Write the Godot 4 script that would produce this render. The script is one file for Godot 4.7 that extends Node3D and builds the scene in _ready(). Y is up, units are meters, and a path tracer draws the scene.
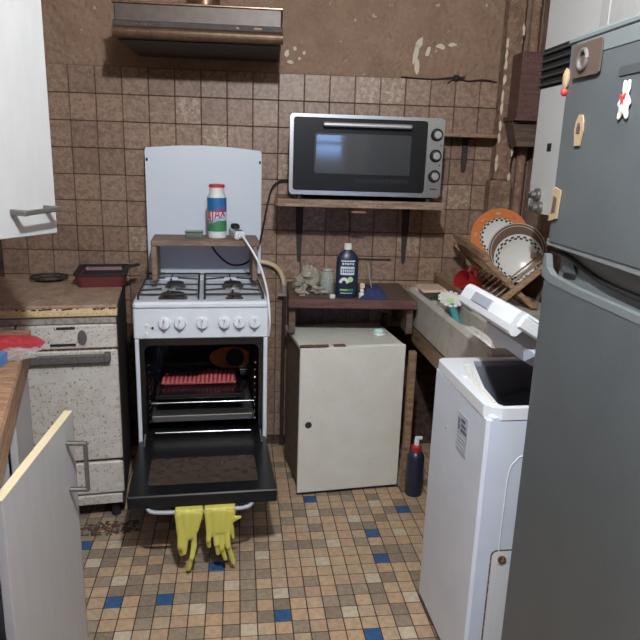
extends Node3D
# A worn kitchen: origin on the floor below the camera's column, back wall at z = 0, room towards +z.
const CAM_F := 645.0
const CAM_H := 1.42
const CAM_D := 3.0
var M := {}
var names := {}
var rng := RandomNumberGenerator.new()
var axr: Vector3
var axu: Vector3
var axf: Vector3

# ------------------------------------------------------------------ helpers: nodes
func numbered(n: String) -> String:
	if not names.has(n):
		names[n] = 0
		return n
	names[n] += 1
	return "%s_%03d" % [n, names[n]]

func tag(o: Node, label: String, category: String, group := "") -> void:
	o.set_meta("label", label)
	o.set_meta("category", category)
	if group != "":
		o.set_meta("group", group)

func thing(called: String, label: String, category: String, at := Vector3.ZERO, turn := 0.0, group := "") -> Node3D:
	var o := Node3D.new()
	o.name = numbered(called)
	add_child(o)
	o.position = at
	o.rotation_degrees.y = turn
	tag(o, label, category, group)
	return o

func part(st: SurfaceTool, called: String, m: Material, parent: Node3D, label := "") -> MeshInstance3D:
	var o := MeshInstance3D.new()
	st.generate_normals()
	o.mesh = st.commit()
	o.mesh.surface_set_material(0, m)
	o.name = called
	o.cast_shadow = GeometryInstance3D.SHADOW_CASTING_SETTING_ON
	parent.add_child(o, true)
	if label != "":
		o.set_meta("label", label)
	return o

func solo(st: SurfaceTool, called: String, m: Material, label: String, category: String, group := "") -> MeshInstance3D:
	var o := part(st, numbered(called), m, self)
	tag(o, label, category, group)
	return o

func struct(st: SurfaceTool, called: String, m: Material) -> MeshInstance3D:
	var o := part(st, called, m, self)
	o.set_meta("kind", "structure")
	return o

# ------------------------------------------------------------------ helpers: shapes
func nst() -> SurfaceTool:
	var st := SurfaceTool.new()
	st.begin(Mesh.PRIMITIVE_TRIANGLES)
	st.set_smooth_group(-1)
	return st

func tri(st: SurfaceTool, a: Vector3, b: Vector3, c: Vector3, n: Vector3) -> void:
	if (c - a).cross(b - a).dot(n) < 0.0:
		var t := b
		b = c
		c = t
	st.add_vertex(a)
	st.add_vertex(b)
	st.add_vertex(c)

func quad(st: SurfaceTool, a: Vector3, b: Vector3, c: Vector3, d: Vector3, n: Vector3) -> void:
	tri(st, a, b, c, n)
	tri(st, a, c, d, n)

# chamfered box
func bx(st: SurfaceTool, c: Vector3, s: Vector3, bev := 0.0, b := Basis()) -> void:
	st.set_smooth_group(-1)
	var h := s * 0.5
	bev = minf(bev, minf(h.x, minf(h.y, h.z)) * 0.9)
	var V := {}
	for sx in [-1, 1]:
		for sy in [-1, 1]:
			for sz in [-1, 1]:
				var k := Vector3(sx, sy, sz)
				for ax in 3:
					var p := Vector3(sx * h.x, sy * h.y, sz * h.z)
					for o in 3:
						if o != ax:
							p[o] -= k[o] * bev
					V[[sx, sy, sz, ax]] = c + b * p
	for ax in 3:
		var u := (ax + 1) % 3
		var v := (ax + 2) % 3
		for s1 in [-1, 1]:
			var n := Vector3.ZERO
			n[ax] = s1
			var q := []
			for uv in [[-1, -1], [1, -1], [1, 1], [-1, 1]]:
				var k := [0, 0, 0, ax]
				k[ax] = s1
				k[u] = uv[0]
				k[v] = uv[1]
				q.append(V[k])
			quad(st, q[0], q[1], q[2], q[3], b * n)
	if bev <= 0.0:
		return
	for ax in 3:
		var u := (ax + 1) % 3
		var v := (ax + 2) % 3
		for su in [-1, 1]:
			for sv in [-1, 1]:
				var n := Vector3.ZERO
				n[u] = su
				n[v] = sv
				var k := [0, 0, 0, 0]
				k[u] = su
				k[v] = sv
				var g := func(e: int, f: int):
					var kk := k.duplicate()
					kk[ax] = e
					kk[3] = f
					return V[kk]
				quad(st, g.call(-1, u), g.call(1, u), g.call(1, v), g.call(-1, v), b * n)
	for sx in [-1, 1]:
		for sy in [-1, 1]:
			for sz in [-1, 1]:
				tri(st, V[[sx, sy, sz, 0]], V[[sx, sy, sz, 1]], V[[sx, sy, sz, 2]], b * Vector3(sx, sy, sz))

# box by min / max
func bm(st: SurfaceTool, a: Vector3, b: Vector3, bev := 0.0) -> void:
	bx(st, (a + b) * 0.5, (b - a).abs(), bev)

# bar of rectangular section between two points; w across, t along up hint
func bar(st: SurfaceTool, a: Vector3, b: Vector3, w: float, t: float, up := Vector3.UP, bev := 0.002) -> void:
	var z := (b - a).normalized()
	var x := up.cross(z)
	if x.length() < 0.01:
		x = Vector3.RIGHT
	x = x.normalized()
	var y := z.cross(x)
	bx(st, (a + b) * 0.5, Vector3(w, t, a.distance_to(b)), bev, Basis(x, y, z))

# surface of revolution about local y; profile of (radius, height) bottom to top outside
func lathe(st: SurfaceTool, prof: Array, seg := 24, xf := Transform3D(), sc := Vector2.ONE) -> void:
	var g := 1
	var prev := Vector2.ZERO
	for i in prof.size() - 1:
		var p: Vector2 = prof[i]
		var q: Vector2 = prof[i + 1]
		var d := (q - p).normalized()
		if i > 0 and absf(d.angle_to(prev)) > 0.6:
			g += 1
		prev = d
		st.set_smooth_group(g)
		for k in seg:
			var a0 := TAU * k / seg
			var a1 := TAU * (k + 1) / seg
			var c0 := Vector3(cos(a0) * sc.x, 0, sin(a0) * sc.y)
			var c1 := Vector3(cos(a1) * sc.x, 0, sin(a1) * sc.y)
			var n := xf.basis * ((c0 + c1).normalized() * d.y - Vector3.UP * d.x)
			var A := xf * (c0 * p.x + Vector3.UP * p.y)
			var B := xf * (c1 * p.x + Vector3.UP * p.y)
			var C := xf * (c1 * q.x + Vector3.UP * q.y)
			var D := xf * (c0 * q.x + Vector3.UP * q.y)
			if p.x < 1e-5:
				tri(st, A, C, D, n)
			elif q.x < 1e-5:
				tri(st, A, B, C, n)
			else:
				quad(st, A, B, C, D, n)
	st.set_smooth_group(-1)

func axis(a: Vector3, b: Vector3) -> Transform3D:
	var y := (b - a).normalized()
	var x := y.cross(Vector3.FORWARD if absf(y.z) < 0.9 else Vector3.RIGHT).normalized()
	return Transform3D(Basis(x, y, x.cross(y)), a)

func cyl(st: SurfaceTool, a: Vector3, b: Vector3, r0: float, r1 := -1.0, seg := 16) -> void:
	if r1 < 0.0:
		r1 = r0
	var l := a.distance_to(b)
	lathe(st, [Vector2(0, 0), Vector2(r0, 0), Vector2(r1, l), Vector2(0, l)], seg, axis(a, b))

# tube along a smoothed path
func tube(st: SurfaceTool, pts: Array, r: float, seg := 8, steps := 6) -> void:
	var P := []
	for i in pts.size() - 1:
		var p0: Vector3 = pts[maxi(i - 1, 0)]
		var p1: Vector3 = pts[i]
		var p2: Vector3 = pts[i + 1]
		var p3: Vector3 = pts[mini(i + 2, pts.size() - 1)]
		for k in steps:
			P.append(p1.cubic_interpolate(p2, p0, p3, float(k) / steps))
	P.append(pts[-1])
	st.set_smooth_group(3)
	var up := Vector3.UP
	var rings := []
	for i in P.size():
		var d: Vector3 = (P[mini(i + 1, P.size() - 1)] - P[maxi(i - 1, 0)]).normalized()
		var x := up.cross(d)
		if x.length() < 0.05:
			x = Vector3.RIGHT.cross(d)
		x = x.normalized()
		up = d.cross(x)
		var ring := []
		for k in seg:
			var a := TAU * k / seg
			ring.append(P[i] + (x * cos(a) + up * sin(a)) * r)
		rings.append(ring)
	for i in rings.size() - 1:
		for k in seg:
			var k1 := (k + 1) % seg
			var n: Vector3 = (rings[i][k] + rings[i][k1]) * 0.5 - P[i]
			quad(st, rings[i][k], rings[i][k1], rings[i + 1][k1], rings[i + 1][k], n)
	st.set_smooth_group(-1)
	for e in [0, rings.size() - 1]:
		var d: Vector3 = P[0] - P[1] if e == 0 else P[-1] - P[-2]
		for k in range(1, seg - 1):
			tri(st, rings[e][0], rings[e][k], rings[e][k + 1], d)

# polygon (xy) extruded along local z from 0 to depth
func prism(st: SurfaceTool, poly: PackedVector2Array, depth: float, xf := Transform3D()) -> void:
	st.set_smooth_group(-1)
	var idx := Geometry2D.triangulate_polygon(poly)
	for s in [0, 1]:
		var n := xf.basis * Vector3(0, 0, 1 if s == 1 else -1)
		for i in range(0, idx.size(), 3):
			var q := []
			for j in 3:
				var p := poly[idx[i + j]]
				q.append(xf * Vector3(p.x, p.y, depth * s))
			tri(st, q[0], q[1], q[2], n)
	var cw := 1.0 if Geometry2D.is_polygon_clockwise(poly) else -1.0
	for i in poly.size():
		var a := poly[i]
		var b := poly[(i + 1) % poly.size()]
		var d := (b - a)
		var n := xf.basis * Vector3(-d.y, d.x, 0) * cw
		quad(st, xf * Vector3(a.x, a.y, 0), xf * Vector3(b.x, b.y, 0), xf * Vector3(b.x, b.y, depth), xf * Vector3(a.x, a.y, depth), n)

func rrect(x0: float, y0: float, x1: float, y1: float, r: float, n := 5) -> PackedVector2Array:
	var p := PackedVector2Array()
	for c in [[x1 - r, y1 - r, 0], [x0 + r, y1 - r, 1], [x0 + r, y0 + r, 2], [x1 - r, y0 + r, 3]]:
		for i in n + 1:
			var a: float = (c[2] + float(i) / n) * PI / 2
			p.append(Vector2(c[0] + cos(a) * r, c[1] + sin(a) * r))
	return p

# flat frame between two outlines with the same point count
func frame(st: SurfaceTool, o: PackedVector2Array, q: PackedVector2Array, depth: float, xf := Transform3D()) -> void:
	st.set_smooth_group(-1)
	for i in o.size():
		var j := (i + 1) % o.size()
		var a := Vector3(o[i].x, o[i].y, 0)
		var b := Vector3(o[j].x, o[j].y, 0)
		var c := Vector3(q[j].x, q[j].y, 0)
		var d := Vector3(q[i].x, q[i].y, 0)
		var z := Vector3(0, 0, depth)
		quad(st, xf * (a + z), xf * (b + z), xf * (c + z), xf * (d + z), xf.basis.z)
		quad(st, xf * a, xf * b, xf * c, xf * d, -xf.basis.z)
		var w := (b - a).cross(Vector3.BACK)
		quad(st, xf * a, xf * b, xf * (b + z), xf * (a + z), xf.basis * w)
		quad(st, xf * d, xf * c, xf * (c + z), xf * (d + z), xf.basis * -w)

# crumpled lump
func lump(st: SurfaceTool, c: Vector3, r: Vector3, sd: int, amp := 0.3, freq := 2.0, nu := 18, nv := 10) -> void:
	var nz := FastNoiseLite.new()
	nz.seed = sd
	nz.frequency = freq
	var f := func(i: int, j: int) -> Vector3:
		var a := TAU * (i % nu) / nu
		var t := PI * j / nv
		var d := Vector3(sin(t) * cos(a), cos(t), sin(t) * sin(a))
		var k := 1.0 + amp * nz.get_noise_3dv(d) * 2.0
		var p := d * r * k
		p.y = maxf(p.y, -r.y * 0.8)
		return c + p
	st.set_smooth_group(-1)
	for i in nu:
		for j in nv:
			var A: Vector3 = f.call(i, j)
			var B: Vector3 = f.call(i + 1, j)
			var C: Vector3 = f.call(i + 1, j + 1)
			var D: Vector3 = f.call(i, j + 1)
			var n := (A + C) * 0.5 - c
			if j > 0:
				tri(st, A, B, C, n)
			if j < nv - 1:
				tri(st, A, C, D, n)

# smooth union of tapered capsules, meshed as surface nets. bones: [a, b, ra, rb]; flat squeezes z
func blob(st: SurfaceTool, bones: Array, cell: float, k: float, flat: float, xf := Transform3D()) -> void:
	var lo := Vector3.INF
	var hi := -Vector3.INF
	for b in bones:
		var r := maxf(b[2], b[3]) + cell * 2.0
		for p in [b[0], b[1]]:
			lo = lo.min(p - Vector3.ONE * r)
			hi = hi.max(p + Vector3.ONE * r)
	var n := Vector3i(((hi - lo) / cell).ceil()) + Vector3i.ONE
	var F := PackedFloat32Array()
	F.resize(n.x * n.y * n.z)
	var i := 0
	for z in n.z:
		for y in n.y:
			for x in n.x:
				var p := lo + Vector3(x, y, z) * cell
				var s := 0.0
				for b in bones:
					var a: Vector3 = b[0]
					var ab: Vector3 = b[1] - a
					var t := clampf((p - a).dot(ab) / maxf(ab.length_squared(), 1e-9), 0.0, 1.0)
					var d: float = p.distance_to(a + ab * t) - lerpf(b[2], b[3], t)
					s += exp(-d / k)
				F[i] = -k * log(maxf(s, 1e-30))
				i += 1
	var vid := {}
	var V := []
	var corner := [0, 1, n.x, n.x + 1, n.x * n.y, n.x * n.y + 1, n.x * n.y + n.x, n.x * n.y + n.x + 1]
	var off := [Vector3(0, 0, 0), Vector3(1, 0, 0), Vector3(0, 1, 0), Vector3(1, 1, 0), Vector3(0, 0, 1), Vector3(1, 0, 1), Vector3(0, 1, 1), Vector3(1, 1, 1)]
	var edges := [[0, 1], [2, 3], [4, 5], [6, 7], [0, 2], [1, 3], [4, 6], [5, 7], [0, 4], [1, 5], [2, 6], [3, 7]]
	for z in n.z - 1:
		for y in n.y - 1:
			for x in n.x - 1:
				var base := x + n.x * (y + n.y * z)
				var m := 0
				for c in 8:
					if F[base + corner[c]] < 0.0:
						m |= 1 << c
				if m == 0 or m == 255:
					continue
				var acc := Vector3.ZERO
				var cnt := 0
				for e in edges:
					var f0 := F[base + corner[e[0]]]
					var f1 := F[base + corner[e[1]]]
					if (f0 < 0.0) != (f1 < 0.0):
						acc += off[e[0]].lerp(off[e[1]], f0 / (f0 - f1))
						cnt += 1
				vid[base] = V.size()
				var q := lo + (Vector3(x, y, z) + acc / cnt) * cell
				V.append(q)
	st.set_smooth_group(5)
	var step := [1, n.x, n.x * n.y]
	for z in range(1, n.z - 1):
		for y in range(1, n.y - 1):
			for x in range(1, n.x - 1):
				var base := x + n.x * (y + n.y * z)
				for ax in 3:
					var f0 := F[base]
					var f1 := F[base + step[ax]]
					if (f0 < 0.0) == (f1 < 0.0):
						continue
					var u: int = step[(ax + 1) % 3]
					var v: int = step[(ax + 2) % 3]
					var q := []
					for kk in [base, base - u, base - u - v, base - v]:
						q.append(V[vid[kk]] * Vector3(1, 1, flat))
					var nn := Vector3.ZERO
					nn[ax] = 1.0 if f0 < 0.0 else -1.0
					quad(st, xf * q[0], xf * q[1], xf * q[2], xf * q[3], xf.basis * nn)
	st.set_smooth_group(-1)

func font_mesh(s: String, size: float, serif := false) -> TextMesh:
	var f := SystemFont.new()
	f.font_names = PackedStringArray(["Droid Serif" if serif else "Droid Sans"])
	f.font_weight = 700
	var t := TextMesh.new()
	t.font = f
	t.text = s
	t.font_size = 64
	t.pixel_size = size / 64.0
	t.depth = 0.0006
	return t

# lettering wrapped onto an upright cylinder of radius r
func bent_text(st: SurfaceTool, s: String, size: float, r: float, xf: Transform3D, sx := 1.0, shear := 0.0) -> void:
	var a := font_mesh(s, size).surface_get_arrays(0)
	var v: PackedVector3Array = a[Mesh.ARRAY_VERTEX]
	var idx: PackedInt32Array = a[Mesh.ARRAY_INDEX]
	st.set_smooth_group(-1)
	for i in range(0, idx.size(), 3):
		var q := []
		for j in 3:
			var p := v[idx[i + j]]
			var t := p.x * sx / r
			var rr := r + p.z
			q.append(xf * Vector3(sin(t) * rr, p.y + p.x * shear, cos(t) * rr))
		st.add_vertex(q[0])
		st.add_vertex(q[1])
		st.add_vertex(q[2])

# ------------------------------------------------------------------ helpers: materials
func noise_img(n: int, sd: int, freq: float, stretch := 1, kind := 0) -> Image:
	var f := FastNoiseLite.new()
	f.seed = sd
	f.noise_type = FastNoiseLite.TYPE_SIMPLEX_SMOOTH if kind == 0 else FastNoiseLite.TYPE_CELLULAR
	f.frequency = freq / n
	f.fractal_octaves = 4
	f.fractal_type = FastNoiseLite.FRACTAL_FBM
	var im := f.get_seamless_image(maxi(n / absi(stretch), 8), n, false, false, 0.15, true)
	im.convert(Image.FORMAT_L8)
	if absi(stretch) > 1:
		im.resize(n, n, Image.INTERPOLATE_CUBIC)
	if stretch < 0:
		im.rotate_90(CLOCKWISE)
	return im

# layers: [colour, features per repeat, threshold, softness, amount, (stretch)]
func tex(sd: int, base: Color, layers: Array, n := 256) -> ImageTexture:
	var px := []
	var ims := []
	for i in layers.size():
		var l: Array = layers[i]
		ims.append(noise_img(n, sd * 17 + i * 5, l[1], l[5] if l.size() > 5 else 1).get_data())
	var out := PackedByteArray()
	out.resize(n * n * 3)
	for p in n * n:
		var r := base.r
		var g := base.g
		var b := base.b
		for i in layers.size():
			var l: Array = layers[i]
			var v: float = ims[i][p] / 255.0
			var k: float = clampf((v - l[2]) / l[3] + 0.5, 0.0, 1.0) * l[4]
			if k > 0.0:
				var c: Color = l[0]
				r += (c.r - r) * k
				g += (c.g - g) * k
				b += (c.b - b) * k
		out[p * 3] = int(clampf(r, 0, 1) * 255.0)
		out[p * 3 + 1] = int(clampf(g, 0, 1) * 255.0)
		out[p * 3 + 2] = int(clampf(b, 0, 1) * 255.0)
	return ImageTexture.create_from_image(Image.create_from_data(n, n, false, Image.FORMAT_RGB8, out))

func c8(r: int, g: int, b: int) -> Color:
	return Color8(r, g, b)

func plain(col: Color, rough := 0.6, metal := 0.0) -> StandardMaterial3D:
	var m := StandardMaterial3D.new()
	m.albedo_color = col
	m.roughness = rough
	m.metallic = metal
	return m

func dirty(t: Texture2D, rough: float, rep: float, metal := 0.0, tint := Color.WHITE) -> StandardMaterial3D:
	var m := plain(tint, rough, metal)
	m.albedo_texture = t
	m.uv1_triplanar = true
	m.uv1_world_triplanar = true
	m.uv1_scale = Vector3.ONE / rep
	return m

func bumped(m: StandardMaterial3D, sd: int, freq: float, s: float) -> StandardMaterial3D:
	var im := noise_img(256, sd, freq)
	im.bump_map_to_normal_map(4.0)
	m.normal_enabled = true
	m.normal_texture = ImageTexture.create_from_image(im)
	m.normal_scale = s
	return m

func make_materials() -> void:
	var rust := c8(112, 66, 36)
	var grime := c8(70, 52, 42)
	# bare painted wall: brown wash with scuffs, flaked plaster and stains
	M.plaster = bumped(dirty(tex(1, c8(136, 109, 90), [[c8(122, 96, 79), 4, .5, .5, .6], [c8(146, 122, 104), 9, .62, .3, .4], [c8(112, 88, 76), 22, .78, .12, .35], [c8(190, 180, 168), 11, .88, .05, .7], [c8(160, 140, 126), 60, .7, .2, .2]], 512), .85, 1.1), 31, 30, .5)
	M.peel = bumped(dirty(tex(2, c8(132, 104, 86), [[c8(108, 82, 66), 5, .5, .3, .7], [c8(152, 126, 104), 10, .64, .12, .6], [c8(196, 184, 166), 13, .83, .05, .8], [c8(84, 62, 52), 30, .78, .12, .5]], 512), .8, .5), 32, 40, .6)
	M.white_flake = plain(c8(198, 186, 170), .9)
	M.grout = dirty(tex(3, c8(82, 60, 48), [[c8(52, 38, 32), 12, .5, .4, .8]]), .9, .5)
	M.wall_tiles = []
	var tb := [c8(144, 115, 96), c8(149, 120, 100), c8(138, 109, 91), c8(146, 119, 100), c8(133, 105, 88)]
	for i in tb.size():
		M.wall_tiles.append(dirty(tex(10 + i, tb[i], [[tb[i].darkened(.22), 7, .52, .35, .7], [tb[i].lightened(.14), 13, .6, .25, .6], [c8(98, 76, 62), 26, .76, .12, .5], [c8(90, 70, 60), 70, .82, .08, .4]]), .45, .31))
	M.motif_tile = dirty(tex(16, c8(142, 115, 97), [[c8(172, 156, 138), 9, .6, .2, .75], [c8(196, 184, 168), 22, .8, .06, .8], [c8(98, 78, 66), 18, .72, .1, .7]]), .42, .34)
	M.floor_tan = []
	for c in [c8(178, 150, 121), c8(184, 156, 126), c8(172, 143, 117), c8(180, 148, 118), c8(176, 151, 124)]:
		M.floor_tan.append(dirty(tex(20 + M.floor_tan.size(), c, [[c.darkened(.16), 10, .5, .4, .6], [c.darkened(.3), 60, .72, .12, .5], [c.lightened(.12), 40, .66, .2, .5]], 128), .55, .3))
	M.floor_grey = []
	for c in [c8(142, 125, 106), c8(134, 117, 99), c8(149, 132, 113)]:
		M.floor_grey.append(dirty(tex(26 + M.floor_grey.size(), c, [[c.darkened(.18), 12, .5, .4, .6], [c.darkened(.3), 60, .7, .12, .5], [c.lightened(.14), 44, .64, .2, .5]], 128), .55, .3))
	M.floor_white = dirty(tex(30, c8(186, 170, 148), [[c8(164, 147, 126), 12, .55, .3, .6]], 128), .5, .3)
	M.floor_blue = dirty(tex(31, c8(46, 84, 126), [[c8(38, 68, 104), 14, .5, .4, .7], [c8(90, 116, 146), 50, .74, .12, .4]], 128), .5, .3)
	M.floor_grout = dirty(tex(32, c8(72, 55, 43), [[c8(50, 38, 31), 14, .5, .4, .8]], 128), .9, .4)
	M.ceiling = plain(c8(176, 171, 164), .9)
	M.side_wall = bumped(dirty(tex(33, c8(146, 122, 106), [[c8(126, 100, 86), 6, .5, .4, .7], [c8(188, 176, 160), 14, .8, .06, .7]]), .85, 1.0), 34, 24, .4)
	# enamel, plastics, metals
	M.white = plain(c8(222, 224, 228), .28)
	M.white_enamel = dirty(tex(40, c8(208, 212, 219), [[c8(202, 206, 213), 8, .6, .4, .5], [c8(170, 156, 142), 70, .9, .05, .4]]), .3, .5)
	M.lid_enamel = plain(c8(196, 202, 212), .4)
	M.heater_white = plain(c8(190, 190, 190), .4)
	M.white_plastic = plain(c8(214, 217, 222), .3)
	M.washer = dirty(tex(41, c8(204, 211, 224), [[c8(197, 203, 215), 5, .55, .5, .6], [c8(170, 168, 168), 60, .9, .05, .3]]), .24, .9)
	M.old_enamel = dirty(tex(42, c8(196, 191, 184), [[c8(186, 177, 166), 6, .55, .3, .6], [c8(160, 132, 106), 14, .72, .14, .5], [rust, 26, .78, .05, .85], [c8(66, 50, 42), 36, .84, .04, .9]], 512), .4, .42)
	M.old_top = dirty(tex(43, c8(158, 134, 116), [[c8(134, 108, 92), 6, .5, .4, .7], [c8(178, 156, 138), 12, .64, .2, .5], [c8(86, 56, 42), 22, .75, .08, .8]], 512), .5, .5)
	M.rust = dirty(tex(44, c8(96, 58, 38), [[c8(52, 36, 30), 12, .5, .3, .8], [c8(190, 160, 120), 20, .62, .1, .7]]), .9, .2)
	M.cream_rust = dirty(tex(45, c8(206, 186, 150), [[c8(196, 160, 110), 10, .5, .3, .6], [rust, 30, .7, .1, .9]]), .6, .25)
	M.grey_strip = dirty(tex(46, c8(150, 144, 138), [[c8(118, 106, 96), 12, .55, .2, .7]]), .5, .3)
	M.dark_iron = dirty(tex(47, c8(52, 44, 42), [[c8(34, 30, 30), 16, .5, .3, .7], [c8(96, 68, 50), 30, .76, .08, .6]]), .7, .2)
	M.handle_grey = dirty(tex(80, c8(96, 92, 90), [[c8(72, 66, 62), 16, .5, .3, .7], [c8(120, 96, 78), 30, .76, .08, .6]]), .6, .2)
	M.dirt = dirty(tex(83, c8(92, 70, 56), [[c8(66, 50, 40), 14, .5, .3, .8]], 128), .95, .1)
	M.soot = plain(c8(30, 26, 25), .8)
	M.black = plain(c8(24, 24, 26), .5)
	M.cast_iron = plain(c8(34, 33, 35), .6)
	M.oven_black = dirty(tex(48, c8(26, 26, 28), [[c8(18, 18, 20), 10, .5, .4, .8], [c8(58, 46, 38), 30, .76, .1, .5]]), .22, .3)
	M.oven_glass = dirty(tex(49, c8(74, 62, 54), [[c8(56, 49, 45), 8, .5, .4, .7], [c8(92, 78, 66), 40, .7, .14, .4]]), .2, .3)
	M.chrome = plain(c8(200, 200, 202), .18, 1.0)
	M.steel = dirty(tex(50, c8(176, 176, 176), [[c8(150, 150, 150), 30, .5, .5, .6]], 128), .32, .2, .85)
	M.silver = plain(c8(176, 176, 174), .35, .7)
	M.dull_metal = plain(c8(128, 124, 120), .45, .8)
	M.bronze = dirty(tex(51, c8(104, 82, 64), [[c8(82, 63, 51), 30, .5, .5, .6], [c8(140, 108, 82), 12, .62, .3, .4]]), .32, .5, .55)
	M.bronze_dark = dirty(tex(52, c8(80, 65, 58), [[c8(68, 55, 49), 10, .5, .4, .7]]), .45, .5, .2)
	M.hood_under = dirty(tex(53, c8(62, 54, 50), [[c8(44, 38, 36), 10, .5, .4, .7]]), .7, .4)
	M.fridge = dirty(tex(54, c8(88, 93, 96), [[c8(82, 87, 90), 5, .5, .5, .7], [c8(94, 99, 102), 60, .6, .3, .3]]), .4, .8, .2)
	M.fridge_trim = plain(c8(112, 118, 120), .4, .2)
	M.fridge_dark = plain(c8(74, 78, 80), .4, .2)
	M.mini_dark = plain(c8(27, 27, 29), .35)
	M.mini_dark.metallic_specular = .3
	M.mini_glass = plain(c8(18, 20, 24), .05)
	M.mini_glass.clearcoat_enabled = true
	# woods
	var wd := func(sd: int, c: Color, d: Color, l: Color) -> StandardMaterial3D:
		return bumped(dirty(tex(sd, c, [[d, 14, .52, .3, .75, 8], [l, 26, .62, .2, .55, 8], [d.darkened(.3), 20, .76, .1, .6], [c.darkened(.3), 40, .7, .1, .5, 8]]), .65, .45), sd, 40, .25)
	M.shelf_wood = wd.call(60, c8(136, 110, 92), c8(106, 82, 68), c8(156, 130, 110))
	M.dark_wood = wd.call(61, c8(94, 74, 64), c8(70, 53, 46), c8(114, 92, 80))
	M.bridge_wood = wd.call(62, c8(132, 108, 92), c8(110, 87, 73), c8(148, 124, 107))
	M.rack_wood = wd.call(63, c8(150, 118, 92), c8(122, 93, 71), c8(168, 138, 112))
	M.plank_wood = wd.call(64, c8(136, 108, 84), c8(106, 82, 62), c8(156, 128, 104))
	M.work_wood = wd.call(65, c8(146, 112, 86), c8(114, 84, 62), c8(164, 132, 106))
	M.maroon_wood = wd.call(66, c8(96, 64, 58), c8(78, 50, 46), c8(108, 76, 68))
	M.raw_edge = dirty(tex(67, c8(206, 192, 160), [[c8(190, 174, 142), 30, .5, .4, .5]], 128), .8, .2)
	M.laminate = dirty(tex(68, c8(174, 172, 173), [[c8(168, 166, 166), 14, .5, .4, .6, -8], [c8(164, 152, 142), 60, .84, .06, .5]]), .42, .5)
	M.cupboard = dirty(tex(69, c8(170, 169, 169), [[c8(164, 163, 162), 18, .5, .4, .7, -8], [c8(186, 178, 168), 50, .86, .05, .5]]), .4, .5)
	M.cream = dirty(tex(70, c8(206, 203, 194), [[c8(199, 195, 185), 4, .52, .5, .6], [c8(160, 142, 120), 34, .86, .05, .7], [c8(110, 90, 72), 44, .91, .03, .8]], 512), .42, .5)
	M.cabinet_side = dirty(tex(71, c8(122, 98, 82), [[c8(94, 72, 60), 8, .5, .4, .7], [c8(150, 124, 104), 18, .68, .15, .5]]), .7, .4)
	M.stoneware = dirty(tex(72, c8(178, 172, 165), [[c8(164, 155, 146), 4, .5, .5, .6], [c8(140, 122, 108), 9, .74, .2, .5], [c8(118, 96, 80), 34, .86, .06, .4]]), .4, .6)
	M.sink_inside = dirty(tex(73, c8(200, 196, 188), [[c8(176, 166, 154), 6, .6, .1, .8]]), .4, .4)
	# small things
	M.red = plain(c8(158, 40, 42), .35)
	M.red_plastic = plain(c8(158, 48, 56), .45)
	M.pan_red = dirty(tex(74, c8(104, 44, 44), [[c8(84, 36, 38), 12, .5, .4, .7]]), .45, .2)
	M.navy = plain(c8(34, 40, 62), .35)
	M.navy_cloth = bumped(plain(c8(38, 46, 84), .9), 75, 60, .8)
	M.yellow = bumped(plain(c8(196, 188, 88), .55), 76, 14, .25)
	M.beige_hose = plain(c8(196, 176, 142), .5)
	M.label_blue = plain(c8(40, 104, 160), .4)
	M.label_sky = plain(c8(120, 176, 214), .4)
	M.label_green = plain(c8(66, 126, 84), .4)
	M.label_red = plain(c8(186, 56, 52), .4)
	M.label_white = plain(c8(208, 208, 204), .45)
	M.label_grey = plain(c8(158, 164, 172), .5)
	M.label_pale = plain(c8(196, 204, 218), .45)
	M.faded_ink = plain(c8(84, 90, 112), .5)
	M.ink = plain(c8(40, 46, 66), .5)
	M.lime = plain(c8(170, 204, 140), .45)
	M.orange = plain(c8(196, 114, 62), .4)
	M.china = plain(c8(208, 205, 200), .25)
	M.check = plain(c8(44, 48, 48), .35)
	M.brown_glaze = plain(c8(112, 90, 76), .2)
	M.turquoise = plain(c8(62, 128, 130), .4)
	M.leaf = plain(c8(44, 66, 48), .6)
	M.pink_board = plain(c8(206, 178, 156), .6)
	M.pink_rib = plain(c8(186, 88, 88), .6)
	M.film = plain(Color(0.8, 0.82, 0.82, 0.16), .12)
	M.film.transparency = BaseMaterial3D.TRANSPARENCY_ALPHA
	M.jar_glass = plain(Color(0.75, 0.78, 0.74, 0.3), .08)
	M.jar_glass.transparency = BaseMaterial3D.TRANSPARENCY_ALPHA
	M.mauve_glass = plain(Color(0.52, 0.42, 0.42, 0.75), .1)
	M.mauve_glass.transparency = BaseMaterial3D.TRANSPARENCY_ALPHA
	M.pane = plain(Color(0.85, 0.9, 0.95, 0.12), .02)
	M.pane.transparency = BaseMaterial3D.TRANSPARENCY_ALPHA
	M.foil = plain(c8(168, 162, 150), .3, .4)
	M.wrap = dirty(tex(82, c8(150, 140, 126), [[c8(176, 168, 156), 14, .55, .2, .8], [c8(120, 70, 60), 16, .8, .05, .8]], 128), .4, .1)
	M.green_box = plain(Color(0.42, 0.48, 0.42, 0.7), .15)
	M.green_box.transparency = BaseMaterial3D.TRANSPARENCY_ALPHA
	M.blue_plastic = plain(c8(70, 108, 158), .5)
	M.tan_magnet = plain(c8(156, 134, 106), .6)
	M.brown_magnet = plain(c8(82, 68, 62), .5)
	M.drum = plain(c8(74, 78, 90), .35, .3)
	M.tub_grey = plain(c8(150, 154, 166), .4)
	M.lid_inner = plain(c8(164, 170, 186), .3)
	M.aged_plastic = plain(c8(214, 210, 200), .4)

# ------------------------------------------------------------------ scene
func to_px(p: Vector3) -> Vector2:
	var v := p - Vector3(0, CAM_H, CAM_D)
	var d := v.dot(axf)
	return Vector2(320.0 + CAM_F * v.dot(axr) / d, 320.0 - CAM_F * v.dot(axu) / d)

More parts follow.
